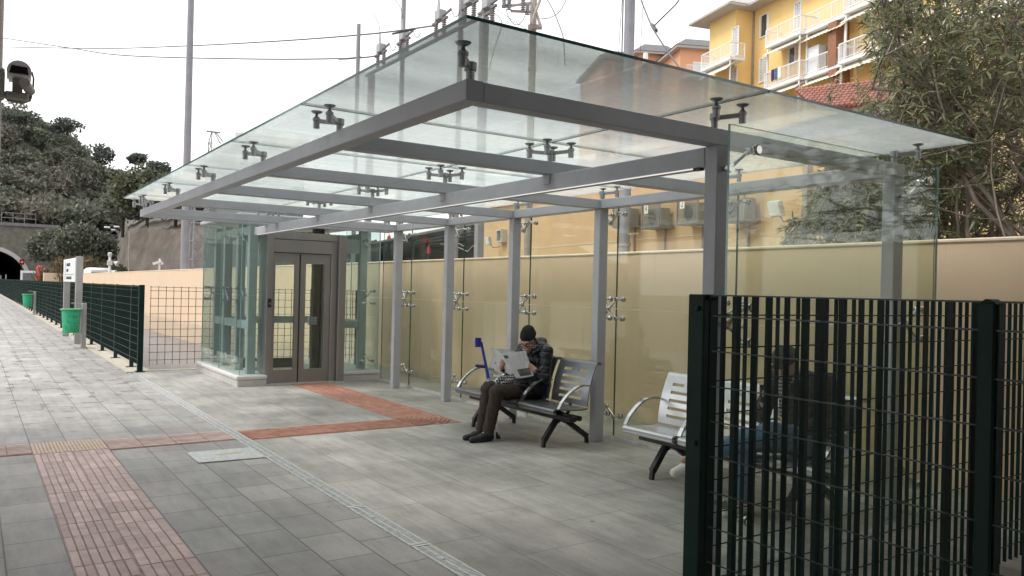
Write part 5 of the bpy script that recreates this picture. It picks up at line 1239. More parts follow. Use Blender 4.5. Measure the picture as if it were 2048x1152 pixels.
def lattice_tower(px, d, z1, w0, w1, lab, top=False):
    b = dep(px, 500, d); r = thing('lattice_mast', lab, 'lattice mast', (b[0], b[1], -.75)); m = MB(); n = max(6, int((z1+.75)/.85)); C_ = []
    for k in range(n+1):
        t = k/n; w = (w0+(w1-w0)*t)/2; z = -.75+(z1+.75)*t; C_.append([(b[0]+i*w, b[1]+j*w, z) for i, j in ((-1, -1), (1, -1), (1, 1), (-1, 1))])
    for k in range(n):
        for i in range(4):
            m.bar(C_[k][i], C_[k+1][i], .07, .07, up=(1, 0, 0)); m.bar(C_[k][i], C_[k+1][(i+1) % 4], .045, .045, up=(.3, 1, 0)); m.bar(C_[k+1][i], C_[k+1][(i+1) % 4], .04, .04)
    m.build('lattice', 'pole_concrete', r); return r, b, C_
lattice_tower(398, 38, 6.2, .75, .6, 'pale lattice mast standing close beside the tall tapered mast')
r, b, C_ = lattice_tower(427, 60, dep(427, 286, 60)[2], 1.1, .9, 'lattice mast with a four legged peak above the flat roof')
m = MB(); tp = C_[-1]; apx = dep(427, 264, 60)
for p in tp: m.bar(p, apx+(np.array(p)-np.array([b[0], b[1], p[2]]))*.25, .06, .06, up=(1, 0, 0))
m.bar(apx+V3(-.5, 0, 0), apx+V3(.5, 0, 0), .1, .1); m.build('peak', 'roof_grey', r)
# flat roofed building past the lift
c = dep(471, 276, 45); fr_ = thing('flat_roof_building', 'building with a flat pale roof slab behind the lift', 'building', (c[0], c[1], -.75))
az = RAD(3.5); dv = V3(sin(az), cos(az), 0); nv = V3(cos(az), -sin(az), 0); P = lambda a, b, z: V3(c[0], c[1], 0)+dv*a+nv*b+V3(0, 0, z)
m = MB(); m.prism([P(0, 0, c[2]), P(22, 0, c[2]), P(22, 5, c[2]), P(0, 5, c[2])], (0, 0, .34)); m.build('roof', 'white_paint', fr_)
m = MB(); m.prism([P(.05, .05, c[2]-.12), P(21.9, .05, c[2]-.12), P(21.9, 4.9, c[2]-.12), P(.05, 4.9, c[2]-.12)], (0, 0, .118)); m.build('soffit', 'soffit_grey', fr_)
m = MB(); m.prism([P(1.6, 1.8, -.75), P(20, 1.8, -.75), P(20, 4.4, -.75), P(1.6, 4.4, -.75)], (0, 0, c[2]+.62)); m.build('wall', 'niche_grey', fr_)

# ---------------------------------------------------------------- things along the platform and at its far end
sg = thing('station_sign', 'white direction sign board held between two grey posts beside a green bin', 'sign', (2.25, 24.3, 0))
pm('sign_white', (.74, .75, .75), .5, var=.03); pm('sign_post', (.36, .35, .34), .5, .2, var=.1); pm('sign_ink', (.10, .10, .11), .6)
for y in (22.85, 25.95): m = MB(); m.bev(2.17, 2.33, y-.06, y+.06, 0, 2.2 if y < 24 else 1.7, .008); m.build('post', 'sign_post', sg)
m = MB(); m.bev(2.16, 2.24, 22.92, 26.0, 1.55, 2.17, .01); m.build('board', 'sign_white', sg)
m = MB()
rnd = random.Random(3)
def word(y, z, n, h):     # rows of short dark letter strokes, read along -Y on the board's face
    for k in range(n):
        yy = y-k*h*1.35
        m.box(2.154, 2.159, yy-h*.16, yy, z, z+h); m.box(2.154, 2.159, yy-h*.55, yy-h*.39, z, z+h*(1 if k % 3 else .6))
        m.box(2.154, 2.159, yy-h*.39, yy-h*.16, z+h*(.42 if k % 2 else .82), z+h*(.6 if k % 2 else 1))
word(25.1, 1.97, 9, .085); word(25.1, 1.82, 5, .085); word(25.1, 1.62, 14, .075)
m.box(2.154, 2.159, 23.1, 25.3, 1.745, 1.755); m.box(2.154, 2.159, 25.45, 25.5, 1.6, 2.1); m.build('lettering', 'sign_ink', sg)
pm('bin_green', (.03, .33, .10), .35, var=.2, vs=8); pm('bag_green', (.03, .36, .19), .25, var=.3, vs=14, bump=.6, bs=22)
def bin_(x, y, lab):
    r = thing('litter_bin', lab, 'litter bin', (x, y, 0), 'green litter bins on posts')
    m = MB(); m.bev(.09, .19, -.05, .05, 0, 1.06, .008); m.bev(.05, .23, -.09, .09, 0, .015, .004); m.build('post', 'sign_post', r, local=True)
    m = MB(); n = 20; prof = [(.15, .36), (.17, .40), (.185, .6), (.20, .86), (.20, .90)]
    vs = [((rr*(1+.03*sin(5*a+7*h)))*cos(a)-.13, (rr*(1+.03*sin(6*a+5*h)))*sin(a)-.02, h) for rr, h in prof for a in np.linspace(0, 2*pi, n, endpoint=False)]
    fs = [(i*n+k, i*n+(k+1) % n, (i+1)*n+(k+1) % n, (i+1)*n+k) for i in range(4) for k in range(n)]+[tuple(range(n))[::-1]]
    m.add(vs, fs); m.build('bag', 'bag_green', r, local=True, smooth=True)
    m = MB(); m.tube([(.215*cos(a)-.13, .215*sin(a)-.02, .905) for a in np.linspace(0, 2*pi, 21)], .022, 8); m.build('rim', 'bin_green', r, local=True, smooth=True); m = MB(); m.tube([(.20*cos(a)-.13, .20*sin(a)-.02, .38) for a in np.linspace(0, 2*pi, 21)], .012, 6); m.build('base_ring', 'bin_green', r, local=True, smooth=True)
    for a, b in (((.09, 0, .93), (.0, .0, .905)), ((.09, 0, .5), (.03, 0, .45))): pass
    m = MB(); m.bar((.14, 0, 1.03), (-.12, .10, 1.06), .025, .02); m.bar((.09, 0, .90), (.06, 0, .90), .04, .04); m.build('bracket', 'sign_post', r, local=True)
    return r
bn1 = bin_(2.09, 21.4, 'green litter bin on a post beside the white sign'); dup(bn1, (2.24, 42.0, 0), label='farther green litter bin against the slat fence')
def small_post(x, y, h, lab, first=[None]):
    if first[0] is None:
        r = thing('platform_post', lab, 'post', (x, y, 0), 'thin grey posts at the far platform end'); m = MB(); m.bev(-.05, .05, -.05, .05, 0, h, .006); m.build('shaft', 'sign_post', r, local=True); m = MB(); m.bev(-.09, .09, -.09, .09, 0, .02, .004); m.build('foot', 'sign_post', r, local=True); first[0] = r; return
    dup(first[0], (x, y, 0), label=lab)
p_ = lambda px, py: at_ground(px, py)
def at_ground(px, py): r = ray(px, py); k = -CAM[2]/r[2]; return CAM+r*k
q = at_ground(11, 588); small_post(q[0], q[1], 2.0, 'thin grey post nearer the fence at the far platform end'); 
first_post = [o for o in COL.objects if o.name == 'platform_post'][0]; first_post.location = (q[0], q[1], 0)
q = at_ground(1, 582); small_post(q[0], q[1], 2.0, 'thin grey post at the very left edge of the far platform')
# tunnel portal
tn = thing('tunnel_portal', 'stone railway tunnel portal with a dark arched mouth under the hill', 'tunnel', (2, 150, -.75))
cx, rad, spr = 2.2, 5.2, .9
n = 20; arc = [(cx+rad*cos(t), spr+rad*sin(t)) for t in np.linspace(0, pi, n+1)]
m = MB(); zt = 10.0
ring = [(cx+rad, -.75)]+arc+[(cx-rad, -.75)]
for i in range(len(ring)-1):
    a, b = ring[i], ring[i+1]
    m.prism([(a[0], 150, a[1]), (b[0], 150, b[1]), (b[0], 150, zt), (a[0], 150, zt)] if abs(a[0]-b[0]) > 1e-6 else [(a[0], 150, a[1]), (a[0]+1e-4, 150, a[1]), (a[0]+1e-4, 150, b[1]), (a[0], 150, b[1])], (0, 1.5, 0))
m.box(cx+rad, cx+rad+4, 150, 151.5, -.75, zt); m.box(cx-rad-14, cx-rad, 150, 151.5, -.75, zt); m.build('wall', 'stone_tunnel', tn)
m = MB()
for i in range(len(arc)-1):
    a, b = arc[i], arc[i+1]; f = lambda p, k: (cx+(p[0]-cx)*k, spr+(p[1]-spr)*k)
    a2, b2 = f(a, 1.12), f(b, 1.12); m.prism([(a[0], 149.9, a[1]), (b[0], 149.9, b[1]), (b2[0], 149.9, b2[1]), (a2[0], 149.9, a2[1])], (0, .098, 0))
m.build('arch_ring', 'soffit_grey', tn)
m = MB(); m.box(cx-rad-14, cx+rad+4.2, 149.7, 151.6, zt, zt+.5); m.build('parapet', 'roof_grey', tn)
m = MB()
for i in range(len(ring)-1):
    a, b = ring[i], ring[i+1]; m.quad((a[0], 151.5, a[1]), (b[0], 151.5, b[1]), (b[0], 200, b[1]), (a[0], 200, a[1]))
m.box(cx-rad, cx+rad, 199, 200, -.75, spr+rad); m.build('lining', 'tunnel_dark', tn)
m = MB()
for x in np.linspace(cx+1.5, cx+rad+1, 4): m.bar((x, 150.5, zt+.5), (x, 150.5, zt+2.2), .07, .07, up=(1, 0, 0))
m.bar((cx+1.5, 150.5, zt+2.1), (cx+rad+1, 150.5, zt+2.1), .07, .07); m.bar((cx+1.5, 150.5, zt+1.3), (cx+rad+1, 150.5, zt+1.3), .08, .08); m.build('railing', 'pole_concrete', tn)
m = MB(); q = dep(44, 524, 120); m.lathe([(.16, 0), (.16, .1)], q, 10, (0, -1, 0)); emit('red_lamp', (1, .06, .03), 1.2); r = thing('signal_lamp', 'small red signal lamp glowing at the tunnel mouth', 'signal', (q[0], q[1], -.75)); m.build('lens', 'red_lamp', r); m = MB(); m.box(q[0]-.3, q[0]+.3, q[1]+.01, q[1]+.3, q[2]-.4, q[2]+.4); m.tube([(q[0], q[1]+.15, -.75), (q[0], q[1]+.15, q[2]-.4)], .06, 8); m.build('mast', 'black_metal', r)

# retaining slope right of the tunnel
m = MB(); pts = [(232, 555, 95), (255, 470, 92), (300, 455, 88), (370, 460, 80), (470, 455, 70), (560, 450, 62)]
V = []; nn = 14; cols = []
for i in range(len(pts)-1):
    for u in np.linspace(0, 1, 8, endpoint=(i == len(pts)-2)):
        p = dep(*(np.array(pts[i])*(1-u)+np.array(pts[i+1])*u)); cols.append(p)
vs = []; fs = []
for p in cols:
    f = unit(V3(p[0], p[1], 0))
    for k in range(nn+1):
        t = k/nn; vs.append(V3(p[0], p[1], 0)-f*(6*(1-t))+V3(0, 0, -.75+(p[2]+.75)*t)+rng.normal(0, .10, 3))
    vs.append(V3(p[0], p[1], 0)+f*40+V3(0, 0, p[2]+6))
for i in range(len(cols)-1):
    for k in range(nn+1): a = i*(nn+2)+k; fs.append((a, a+nn+2, a+nn+3, a+1))
m.add(vs, fs); o = m.build('rock_slope', 'shotcrete', smooth=True); o['kind'] = 'structure'

# hill
Xk = np.array([-140, -60, 6.2, 20, 29.8, 38.7, 46.8, 56.8, 75, 110, 200]); Zk = np.array([60, 58, 47., 39.5, 33, 29.5, 26.5, 24, 17, 12, 8])-3.5
xs = np.linspace(-130, 190, 110); ys = np.linspace(152, 330, 60); GX, GY = np.meshgrid(xs, ys, indexing='ij')
XX = GX*250/GY
H = np.interp(XX, Xk, Zk)*np.clip(GY/250, .6, 1.06)
t = np.clip((GY-152)/98, 0, 1); t = .25*t+.75*(t*t*(3-2*t)); base = np.where(np.abs(GX) < 18, 10.3, 9.0)
hn = 1.3*np.sin(GX*.11+GY*.05)+1.0*np.sin(GX*.23-GY*.13)
GZ = base*(1-t)+H*t+hn*t
def hill_z(x, y): i = np.clip(np.searchsorted(xs, x)-1, 0, len(xs)-2); j = np.clip(np.searchsorted(ys, y)-1, 0, len(ys)-2); return GZ[i, j]
ii = np.arange(GX.size).reshape(GX.shape)
e0 = np.stack([xs, np.full_like(xs, 152.), np.full_like(xs, -.75)], 1); e1 = np.stack([GX[:, 0], GY[:, 0], GZ[:, 0]], 1); k_ = len(xs); q_ = np.array([i for i in range(k_-1) if not (xs[i+1] > cx-rad-.5 and xs[i] < cx+rad+.5)])[:, None]
npmesh('hill_foot', np.concatenate([e0, e1]), np.concatenate([q_, q_+1, q_+1+k_, q_+k_], 1), 'hill_soil')['kind'] = 'structure'
npmesh('hillside', np.stack([GX, GY, GZ], -1).reshape(-1, 3), np.stack([ii[:-1, :-1], ii[1:, :-1], ii[1:, 1:], ii[:-1, 1:]], -1).reshape(-1, 4), 'hill_soil', smooth=True)['kind'] = 'structure'
def leaf_quads(C_, sz, aspect=1.6, droop=0., rg=rng):
    """random leaf-sized diamonds centred at C_"""
    n = len(C_); d = rg.normal(size=(n, 3)); d[:, 2] -= droop; d /= np.linalg.norm(d, axis=1)[:, None]; e = np.cross(d, rg.normal(size=(n, 3))); e /= np.linalg.norm(e, axis=1)[:, None]
    s = (sz*(.6+.8*rg.random(n)))[:, None]; V = np.stack([C_-d*s*.5*aspect, C_+e*s*.5, C_+d*s*.5*aspect, C_-e*s*.5], 1).reshape(-1, 3); return V, np.arange(4*n).reshape(n, 4)
def crown_pts(c, r, n, lobes=7, rg=rng, shell=.55):
    """leaf positions: several lobes of uneven size on an ellipsoid, hollow towards the middle"""
    c = np.array(c, float); r = np.array(r, float); L_ = rg.normal(size=(lobes, 3)); L_ /= np.linalg.norm(L_, axis=1)[:, None]; L_[:, 2] = np.abs(L_[:, 2])*.9-.25
    lc = L_*.58; lr = .34+.24*rg.random(lobes); w = rg.integers(0, lobes, n); u = rg.normal(size=(n, 3)); u /= np.linalg.norm(u, axis=1)[:, None]
    rad = (shell+(1-shell)*rg.random(n))**.7*(1+.12*rg.normal(size=n)); return c+(lc[w]+u*(lr[w]*rad)[:, None])*r
P_ = []; k = 0
while k < 900:
    y = 153+rng.random()**1.25*110; x = (-25+rng.random()*100)*(y/250)**.5 if y < 250 else (-25+rng.random()*95)
    z = hill_z(x, y); sc_ = rng.uniform(.75, 1.45); r_ = (2.5*sc_, 2.5*sc_, 2.3*sc_*rng.uniform(.8, 1.35))
    P_.append(crown_pts((x, y, z+1.5*sc_), r_, 260, 6)); k += 1
for k in range(150):
    y = rng.uniform(139, 152); x = rng.uniform(11.5, 60); z = rng.uniform(-.5, 8.5)*np.clip((y-136)/14, .2, 1); sc_ = rng.uniform(.8, 1.3)
    P_.append(crown_pts((x, y, z+1.2), (2.4*sc_, 2.2*sc_, 2.2*sc_), 240, 6))
P_ = np.concatenate(P_); V, Fq = leaf_quads(P_, .55); npmesh('forest', V, Fq, 'forest_leaf')['kind'] = 'stuff'
def tree(name, label, cat, base, h, r, n, leaf, mat, trunk=.18, lobes=8, group=None, bark='bark_dark', z0=None, fork=4):
    b = np.array(base, float); o = thing(name, label, cat, b, group); m = MB(); top = b+V3(0, 0, h*.72)
    m.tube([b-V3(0, 0, .3), b+V3(.05*h*.2, 0, h*.3), top], [trunk, trunk*.8, trunk*.35], 8)
    for k in range(fork):
        a = 2*pi*k/fork+.5; e = b+V3(cos(a)*r[0]*.6, sin(a)*r[1]*.6, h-r[2]*.9+.3*r[2]*sin(3*k)); m.tube([b+V3(0, 0, h*(.3+.08*k)), (b+V3(0, 0, h*.45)+e)/2, e], [trunk*.5, trunk*.35, trunk*.12], 6)
    m.build('trunk', bark, o); C_ = crown_pts(b+V3(0, 0, h-r[2]), r, n, lobes); V, Fq = leaf_quads(C_, leaf); npmesh('crown', V, Fq, mat, o); return o
def hill_tree(px, py, d, h, r, lab, mat='pine_leaf', n=700, name='pine_tree'):
    p = dep(px, py, d); tree(name, lab, 'tree', (p[0], p[1], p[2]), h, r, n, .5, mat, .16, 7, None)
hill_tree(46, 268, 190, 6.5, (5, 4.4, 2.8), 'spreading pine on the skyline below the camera head'); hill_tree(132, 288, 190, 6.5, (5.4, 4.4, 2.6), 'round topped pine in the middle of the skyline')
hill_tree(203, 344, 185, 7., (4.4, 4, 3.2), 'thin ragged pine standing above the slope'); hill_tree(276, 346, 180, 5, (2.4, 2.2, 2), 'small pine low on the skyline'); hill_tree(316, 358, 170, 4.5, (3, 2.6, 2.2), 'thin leaved tree low on the skyline beside the mast')
for q, lab, h, r, n, mt in (((112, 560, 112), 'big grey green bush left of the reeds', 8.3, (3.7, 3.6, 3.9), 5200, 'bush_leaf'), ((160, 560, 108), 'big grey green bush behind the reeds', 8.2, (4.4, 4, 3.9), 5200, 'bush_leaf'), ((292, 480, 92), 'tall olive green tree above the bare slope', 10, (4.2, 4, 4.6), 5200, 'olive_leaf'), ((350, 465, 86), 'olive green tree beside the tall mast', 6.8, (3.8, 3, 3.4), 3600, 'olive_leaf'), ((245, 470, 100), 'dark tree on top of the bare slope', 6.6, (3.2, 3, 3.1), 3000, 'bush_leaf')):
    p = dep(*q); tree('leafy_tree', lab, 'tree', (p[0], p[1], max(-.75, p[2])), h, r, n, .30, mt, .2, 10)
p = dep(218, 560, 86); tree('leafy_tree', 'low green bush at the foot of the bare slope beside the speaker mast', 'shrub', (p[0], p[1], -.75), 4.6, (2.6, 2.4, 2.3), 2200, .28, 'olive_leaf', .12, 8)
for k in range(7):
    q = (395+k*24, 470, 84-k*3); p = dep(*q); tree('leafy_tree', 'dark leafy tree behind the lift and lattice mast', 'tree', (p[0], p[1], p[2]), 6+rng.random()*2, (3, 3, 2.9), 1500, .32, 'forest_leaf', .18, 7, 'dark trees behind the lift')
# reeds
def reeds(px, d, n, h, lab, mat='reed_leaf'):
    b = dep(px, 565, d); b[2] = -.75; o = thing('reed_clump', lab, 'reeds', b); m = MB(); V = []; rg = rng
    for k in range(n):
        a = rg.random()*2*pi; rr = 2.0*rg.random()**.6; p = b+V3(rr*cos(a), rr*sin(a), 0); hh = h*(.6+.5*rg.random()); ln = V3(rg.normal()*.5, rg.normal()*.5, 0)
        m.tube([p, p+ln*.3+V3(0, 0, hh*.6), p+ln+V3(0, 0, hh)], [.07, .06, .04], 3, cap=False)
        for j in range(4):
            q = p+ln*.6+V3(0, 0, hh*(.35+.18*j)); e = q+V3(rg.normal()*.5, rg.normal()*.5, .25); w = .11; V.append((q, e, w))
    for q, e, w in V:
        s = unit(np.cross(e-q, V3(0, 0, 1)))*w; m.quad(q-s, q+s, e+s*.2, e-s*.2)
    m.build('stems', mat, o)
reeds(150, 84, 330, 4.6, 'clump of tall straw coloured reeds'); reeds(115, 88, 200, 3.6, 'lower clump of straw reeds left of the tall clump'); reeds(205, 96, 90, 3.8, 'grey green reeds behind the speaker mast', 'bush_leaf')
# small railway objects at the far end
p = dep(62, 550, 100); kb = thing('white_kiosk', 'small white framed kiosk near the tunnel', 'kiosk', (p[0], p[1], -.75))
m = MB(); w = 2.0
for a in (-1, 1): m.box(p[0]+a*w/2-.12, p[0]+a*w/2+.12, p[1], p[1]+.3, -.75, 2.35)
m.box(p[0]-w/2-.12, p[0]+w/2+.12, p[1], p[1]+.3, 2.35, 2.65); m.build('frame', 'white_paint', kb); m = MB(); m.box(p[0]-w/2+.12, p[0]+w/2-.12, p[1]+.05, p[1]+2, -.75, 2.35); m.build('cabin', 'niche_grey', kb)
p = dep(80, 545, 90); rs = thing('covered_signal', 'signal post wrapped in a bright red cover', 'signal', (p[0], p[1], -.75)); m = MB(); m.lathe([(.3, 0.6), (.36, .8), (.42, 1.6), (.40, 2.6), (.44, 3.2), (.34, 3.5), (.12, 3.6)], (p[0], p[1], -.75+.3), 12); m.build('cover', 'cap_red', rs, smooth=True); m = MB(); m.lathe([(.2, 0), (.2, .9)], (p[0], p[1], -.75), 10); m.build('post', 'niche_grey', rs)
p = dep(108, 552, 82); m = MB(); m.bev(p[0]-.9, p[0]+.9, p[1], p[1]+1.0, -.75, p[2]+.3, .03); tag(m.build('yellow_cabinet', 'yellow_wall'), 'squat pale yellow cabinet beyond the fence, left of the sign', 'cabinet')
p = dep(201, 543, 60); wb = thing('white_van', 'white rounded vehicle top showing over the wall', 'van', (p[0], p[1], -.75)); m = MB(); m.bev(p[0]-.8, p[0]+.8, p[1], p[1]+3.4, -.3, p[2]+.28, .18); m.build('body', 'white_paint', wb, smooth=True); m = MB(); m.box(p[0]-.62, p[0]+.62, p[1]-.01, p[1]+.01, p[2]-.55, p[2]-.05); m.build('window', 'window_dark', wb)
p = dep(219, 545, 50); cm = thing('speaker_mast', 'white mast with a camera, a box and two loudspeakers above the wall', 'mast', (p[0], p[1], -.75))
m = MB(); m.tube([(p[0], p[1], -.75), (p[0], p[1], p[2]+1.0)], .075, 10); m.build('pole', 'white_paint', cm)
m = MB(); m.bev(p[0]-.14, p[0]+.14, p[1]-.14, p[1]+.14, p[2]+.45, p[2]+.75, .02); m.build('box', 'unit_white', cm)
m = MB(); m.lathe([(.11, 0), (.13, .1), (.13, .22), (.05, .27)], (p[0], p[1], p[2]+1.0), 12); m.build('camera_head', 'unit_white', cm)
for dx, dz in ((.33, .62), (.22, .05)): m = MB(); m.lathe([(.05, 0), (.09, .12), (.17, .26), (.175, .28)], (p[0]+dx-.12, p[1], p[2]+dz+.05), 12, (.7, -.5, -.35)); m.build('loudspeaker', 'white_paint', cm)
m = MB(); m.tube([(p[0]+.15, p[1], p[2]+.7), (p[0]+.6, p[1], p[2]+.5), (p[0]+.55, p[1], p[2]-.1), (p[0]+.15, p[1], p[2]-.3)], .015, 6); m.build('cable', 'cable', cm)
p = dep(319, 535, 38); cc = thing('wall_camera', 'white security camera on a short mast above the wall', 'camera', (p[0], p[1], -.75)); m = MB(); m.tube([(p[0], p[1], -.75), (p[0], p[1], p[2]+.42)], .04, 8); m.build('pole', 'white_paint', cc); m = MB(); m.bar((p[0]-.3, p[1]-.06, p[2]+.16), (p[0]+.06, p[1]-.06, p[2]+.30), .11, .11); m.bar((p[0]+.05, p[1]-.06, p[2]+.2), (p[0]+.14, p[1]-.06, p[2]+.2), .1, .12); m.build('camera', 'white_paint', cc)
for k, (px, py, d, ln, lab) in enumerate(((215, 455, 120, 9, 'street lamp with two white heads on the hill road'), (234, 454, 122, 9, 'street lamp with one white head on the hill road'), (61, 417, 150, 4, 'white globe lamp among the hillside trees'))):
    p = dep(px, py, d); r = thing('street_lamp', lab, 'street lamp', (p[0], p[1], p[2]-ln)); m = MB(); m.tube([(p[0]+(1.5 if k < 2 else 0), p[1], p[2]-ln), (p[0]+(1.5 if k < 2 else 0), p[1], p[2]-.6), (p[0], p[1], p[2])], .06, 6); m.build('pole', 'pole_concrete', r)
    m = MB(); m.bev(p[0]-.45, p[0]+.35, p[1]-.2, p[1]+.2, p[2]-.1, p[2]+.16, .06) if k < 2 else m.lathe([(.1, -.3), (.38, 0), (.2, .4), (.05, .45)], p, 10)
    if k == 0: m.bev(p[0]+.5, p[0]+1.1, p[1]-.2, p[1]+.2, p[2]-.42, p[2]-.2, .05)
    m.build('lamp_head', 'white_paint', r)
for k, px in enumerate((259,)):
    p = dep(px, 470, 70); r = thing('cable_post', 'thin rusty post with a level cable in front of the bare slope', 'post', (p[0], p[1], -.75)); m = MB(); m.tube([(p[0], p[1], -.75), (p[0], p[1], p[2]+.3)], .06, 6); m.build('shaft', 'pole_rusty', r); a = dep(259, 521, 70); b_ = dep(372, 521, 56); m = MB(); m.tube([a, b_], .03, 5); m.build('cable', 'cable', r)

# ---------------------------------------------------------------- oleanders behind the wall
def oleander(base, label, stems, nl, spread, hmax, lean=(0, 0), seed=1, pale=0., xmin=6.95, ymax=9., slope=1.62):
    rg = np.random.default_rng(seed); b = np.array(base, float); o = thing('oleander', label, 'shrub', b, 'oleander shrubs behind the wall'); m = MB(); tips = []
    def grow(p, d, ln, r, lvl):
        pts = [p]; n = 4; d = unit(d)
        for k in range(n):
            d = d+rg.normal(0, .14, 3)+V3(0, 0, .05 if lvl < 2 else -.02)
            lim = xmin+.35 if lvl < 2 else xmin
            if p[0] < lim+.3: d[0] = abs(d[0])*.5+max(0., lim+.3-p[0])*.8
            if p[1] > ymax-.3: d[1] = -abs(d[1])*.5-max(0., p[1]-ymax+.3)*.8
            if p[2] > 2.6 and p[1] > p[0]/slope-.35: d[1] -= max(0., p[1]-p[0]/slope+.35)*1.2; d[0] += .1
            d = unit(d); p = p+d*ln/n; q_ = 1.36+(slope-1.36)*min(1, max(0, (p[2]-2.3)/1.2)); p = V3(p[0], min(p[1], p[0]/q_+.1*sin(9*p[2])), p[2]); pts.append(p)
            if lvl == 3 or (lvl == 2 and k >= 2): tips.append((p, d))
        m.tube(pts, [r*(1-.45*k/n) for k in range(n+1)], 7 if lvl == 0 else 5 if lvl == 1 else 4, cap=False)
        if lvl < 3:
            nb_ = (4, 4, 3)[lvl]
            for k in range(nb_):
                a = 2*pi*(k+rg.random())/nb_; t = unit(np.cross(d, rg.normal(size=3))); t2 = np.cross(d, t); nd = d*(.75 if lvl else .9)+(t*cos(a)+t2*sin(a))*(.62 if lvl else .55)
                q = pts[-1] if k < 2 else pts[-2 if lvl else -2]; grow(q, nd, ln*(.62+.16*rg.random()), r*.52, lvl+1)
    for k in range(stems):
        a = 2*pi*k/stems+rg.random(); d = V3(cos(a)*spread+lean[0], sin(a)*spread+lean[1], 1); grow(b+V3(.18*cos(a), .18*sin(a), 0), d, hmax*.42*(.8+.4*rg.random()), .042*(.8+.5*rg.random()), 0)
    m.build('trunk', 'bark', o, smooth=True)
    # long narrow leaves in whorls round the shoots
    P_ = np.array([t[0] for t in tips]); D_ = np.array([t[1] for t in tips]); n = nl; w = rg.integers(0, len(P_), n); c = P_[w]+D_[w]*(rg.random(n)*.14-.05)[:, None]
    s = rg.normal(size=(n, 3)); s -= D_[w]*(s*D_[w]).sum(1)[:, None]; s /= np.linalg.norm(s, axis=1)[:, None]
    d = s*.85+D_[w]*(.55+.3*rg.normal(size=n))[:, None]; d[:, 2] -= .12; d /= np.linalg.norm(d, axis=1)[:, None]
    e = np.cross(d, rg.normal(size=(n, 3))); e /= np.linalg.norm(e, axis=1)[:, None]; up = np.cross(e, d)
    ln = (.075+.075*rg.random(n))[:, None]; wd = (.0068+.0045*rg.random(n))[:, None]
    A_ = c; B_ = c+d*ln*.45+e*wd; T_ = c+d*ln-V3(0, 0, 1)*ln*.16; C2 = c+d*ln*.45-e*wd; K = c+d*ln*.45-up*wd*.5
    V = np.stack([A_, B_, T_, K, C2], 1).reshape(-1, 3); q = np.arange(n)[:, None]*5; F1 = np.concatenate([q+[[0, 3, 2, 1]], q+[[0, 4, 2, 3]]])
    k = int(n*pale)
    if pale: npmesh('young_leaves', V[:5*k], np.concatenate([q[:k]+[[0, 3, 2, 1]], q[:k]+[[0, 4, 2, 3]]]), 'oleander_pale', o)
    Fr = F1 if not k else np.concatenate([q[:n-k]+[[0, 3, 2, 1]], q[:n-k]+[[0, 4, 2, 3]]])
    npmesh('leaves', V[5*k:], Fr, 'oleander_leaf', o); return o
oleander((8.0, 5.05, -.6), 'oleander shrub leaning left over the wall, seen partly through the gable glass', 6, 13000, .36, 4.0, (-.02, .06), 11, .14, ymax=5.95, slope=1.45)
oleander((7.95, 4.0, -.6), 'oleander shrub in the middle, its bare stems standing behind the glass edge', 7, 16500, .38, 6.2, (.02, .0), 12)
oleander((8.3, 2.9, -.6), 'dense oleander shrub at the right edge of the view', 7, 16000, .45, 6.6, (.0, -.02), 13)
oleander((10.2, 4.9, -.6), 'taller oleander shrub standing behind the others', 7, 13000, .40, 7.0, (.0, .1), 14)
oleander((9.6, 2.5, -.6), 'oleander shrub farther back at the right edge', 6, 10000, .45, 7.2, (.1, -.1), 15)

# ---------------------------------------------------------------- unseen canopy and building added to shade the foreground, and the column camera
pm('canopy_steel', (.20, .195, .19), .6, var=.1); pm('cam_white', (.74, .74, .72), .35, var=.04); pm('cam_glass', (.015, .013, .016), .1, spec=.8); pm('bracket_beige', (.36, .33, .29), .6, var=.1)
cn = thing('shade_canopy', 'unseen canopy roof over the viewer, shaped to shade the foreground, with a steel column', 'canopy', (-1.2, -4, 0))  # unseen slabs, sized to keep sky light off the foreground
m = MB(); m.bev(-12, 6.3, -6.38, 3.3, 4.2, 4.42, .02); m.build('roof', 'canopy_steel', cn)
m = MB(); m.bev(-12, -.7, 3.31, 11.5, 4.2, 4.42, .02); m.build('roof', 'canopy_steel', cn)
m = MB(); m.bev(-.69, 3.1, 3.31, 5.1, 4.2, 4.42, .02); m.build('roof', 'canopy_steel', cn)
for y in (-4.5,): m = MB(); m.bev(-1.3, -1.1, y-.1, y+.1, 0, 4.2, .01); m.build('column', 'canopy_steel', cn)
for x in (-8, -4.5, -1.28, 2.0, 5.6): m = MB(); m.box(x, x+.15, -6.37, 3.2, 4.0, 4.199); m.build('beam', 'canopy_steel', cn)
sb = thing('sky_block_building', 'plain unseen building added behind the viewer to block the sky', 'building', (-2, -13, 0))  # added out of view, cuts sky light from behind the viewer
m = MB(); m.box(-14, 12, -20, -6.5, -.7, 8); m.build('wall', 'white_paint', sb)
for x in (-8, -4, 0, 4): m = MB(); m.box(x, x+1.4, -6.495, -6.43, .6, 3.0); w_ = m.build('window', 'white_paint', sb); m = MB(); m.box(x+.1, x+1.3, -6.428, -6.41, .7, 2.9); m.build('pane', 'window_dark', w_)
m = MB(); m.box(-14.3, 12.3, -20.3, -6.1, 8.002, 8.3); m.build('roof', 'roof_grey', sb)
cv = dep(38, 160, 5.0); cl = dep(-27, 320, 5.0)
pc = thing('camera_column', 'steel column at the left edge carrying the white security camera', 'column', (cl[0], cl[1], 0))
m = MB(); m.tube([(cl[0], cl[1], 0), (cl[0], cl[1], 4.2)], .072, 16); m.build('shaft', 'bracket_beige', pc, smooth=True)
sc_ = thing('security_camera', 'white hooded security camera on a beige bracket at the left edge', 'camera', cv-V3(0, 0, .15))
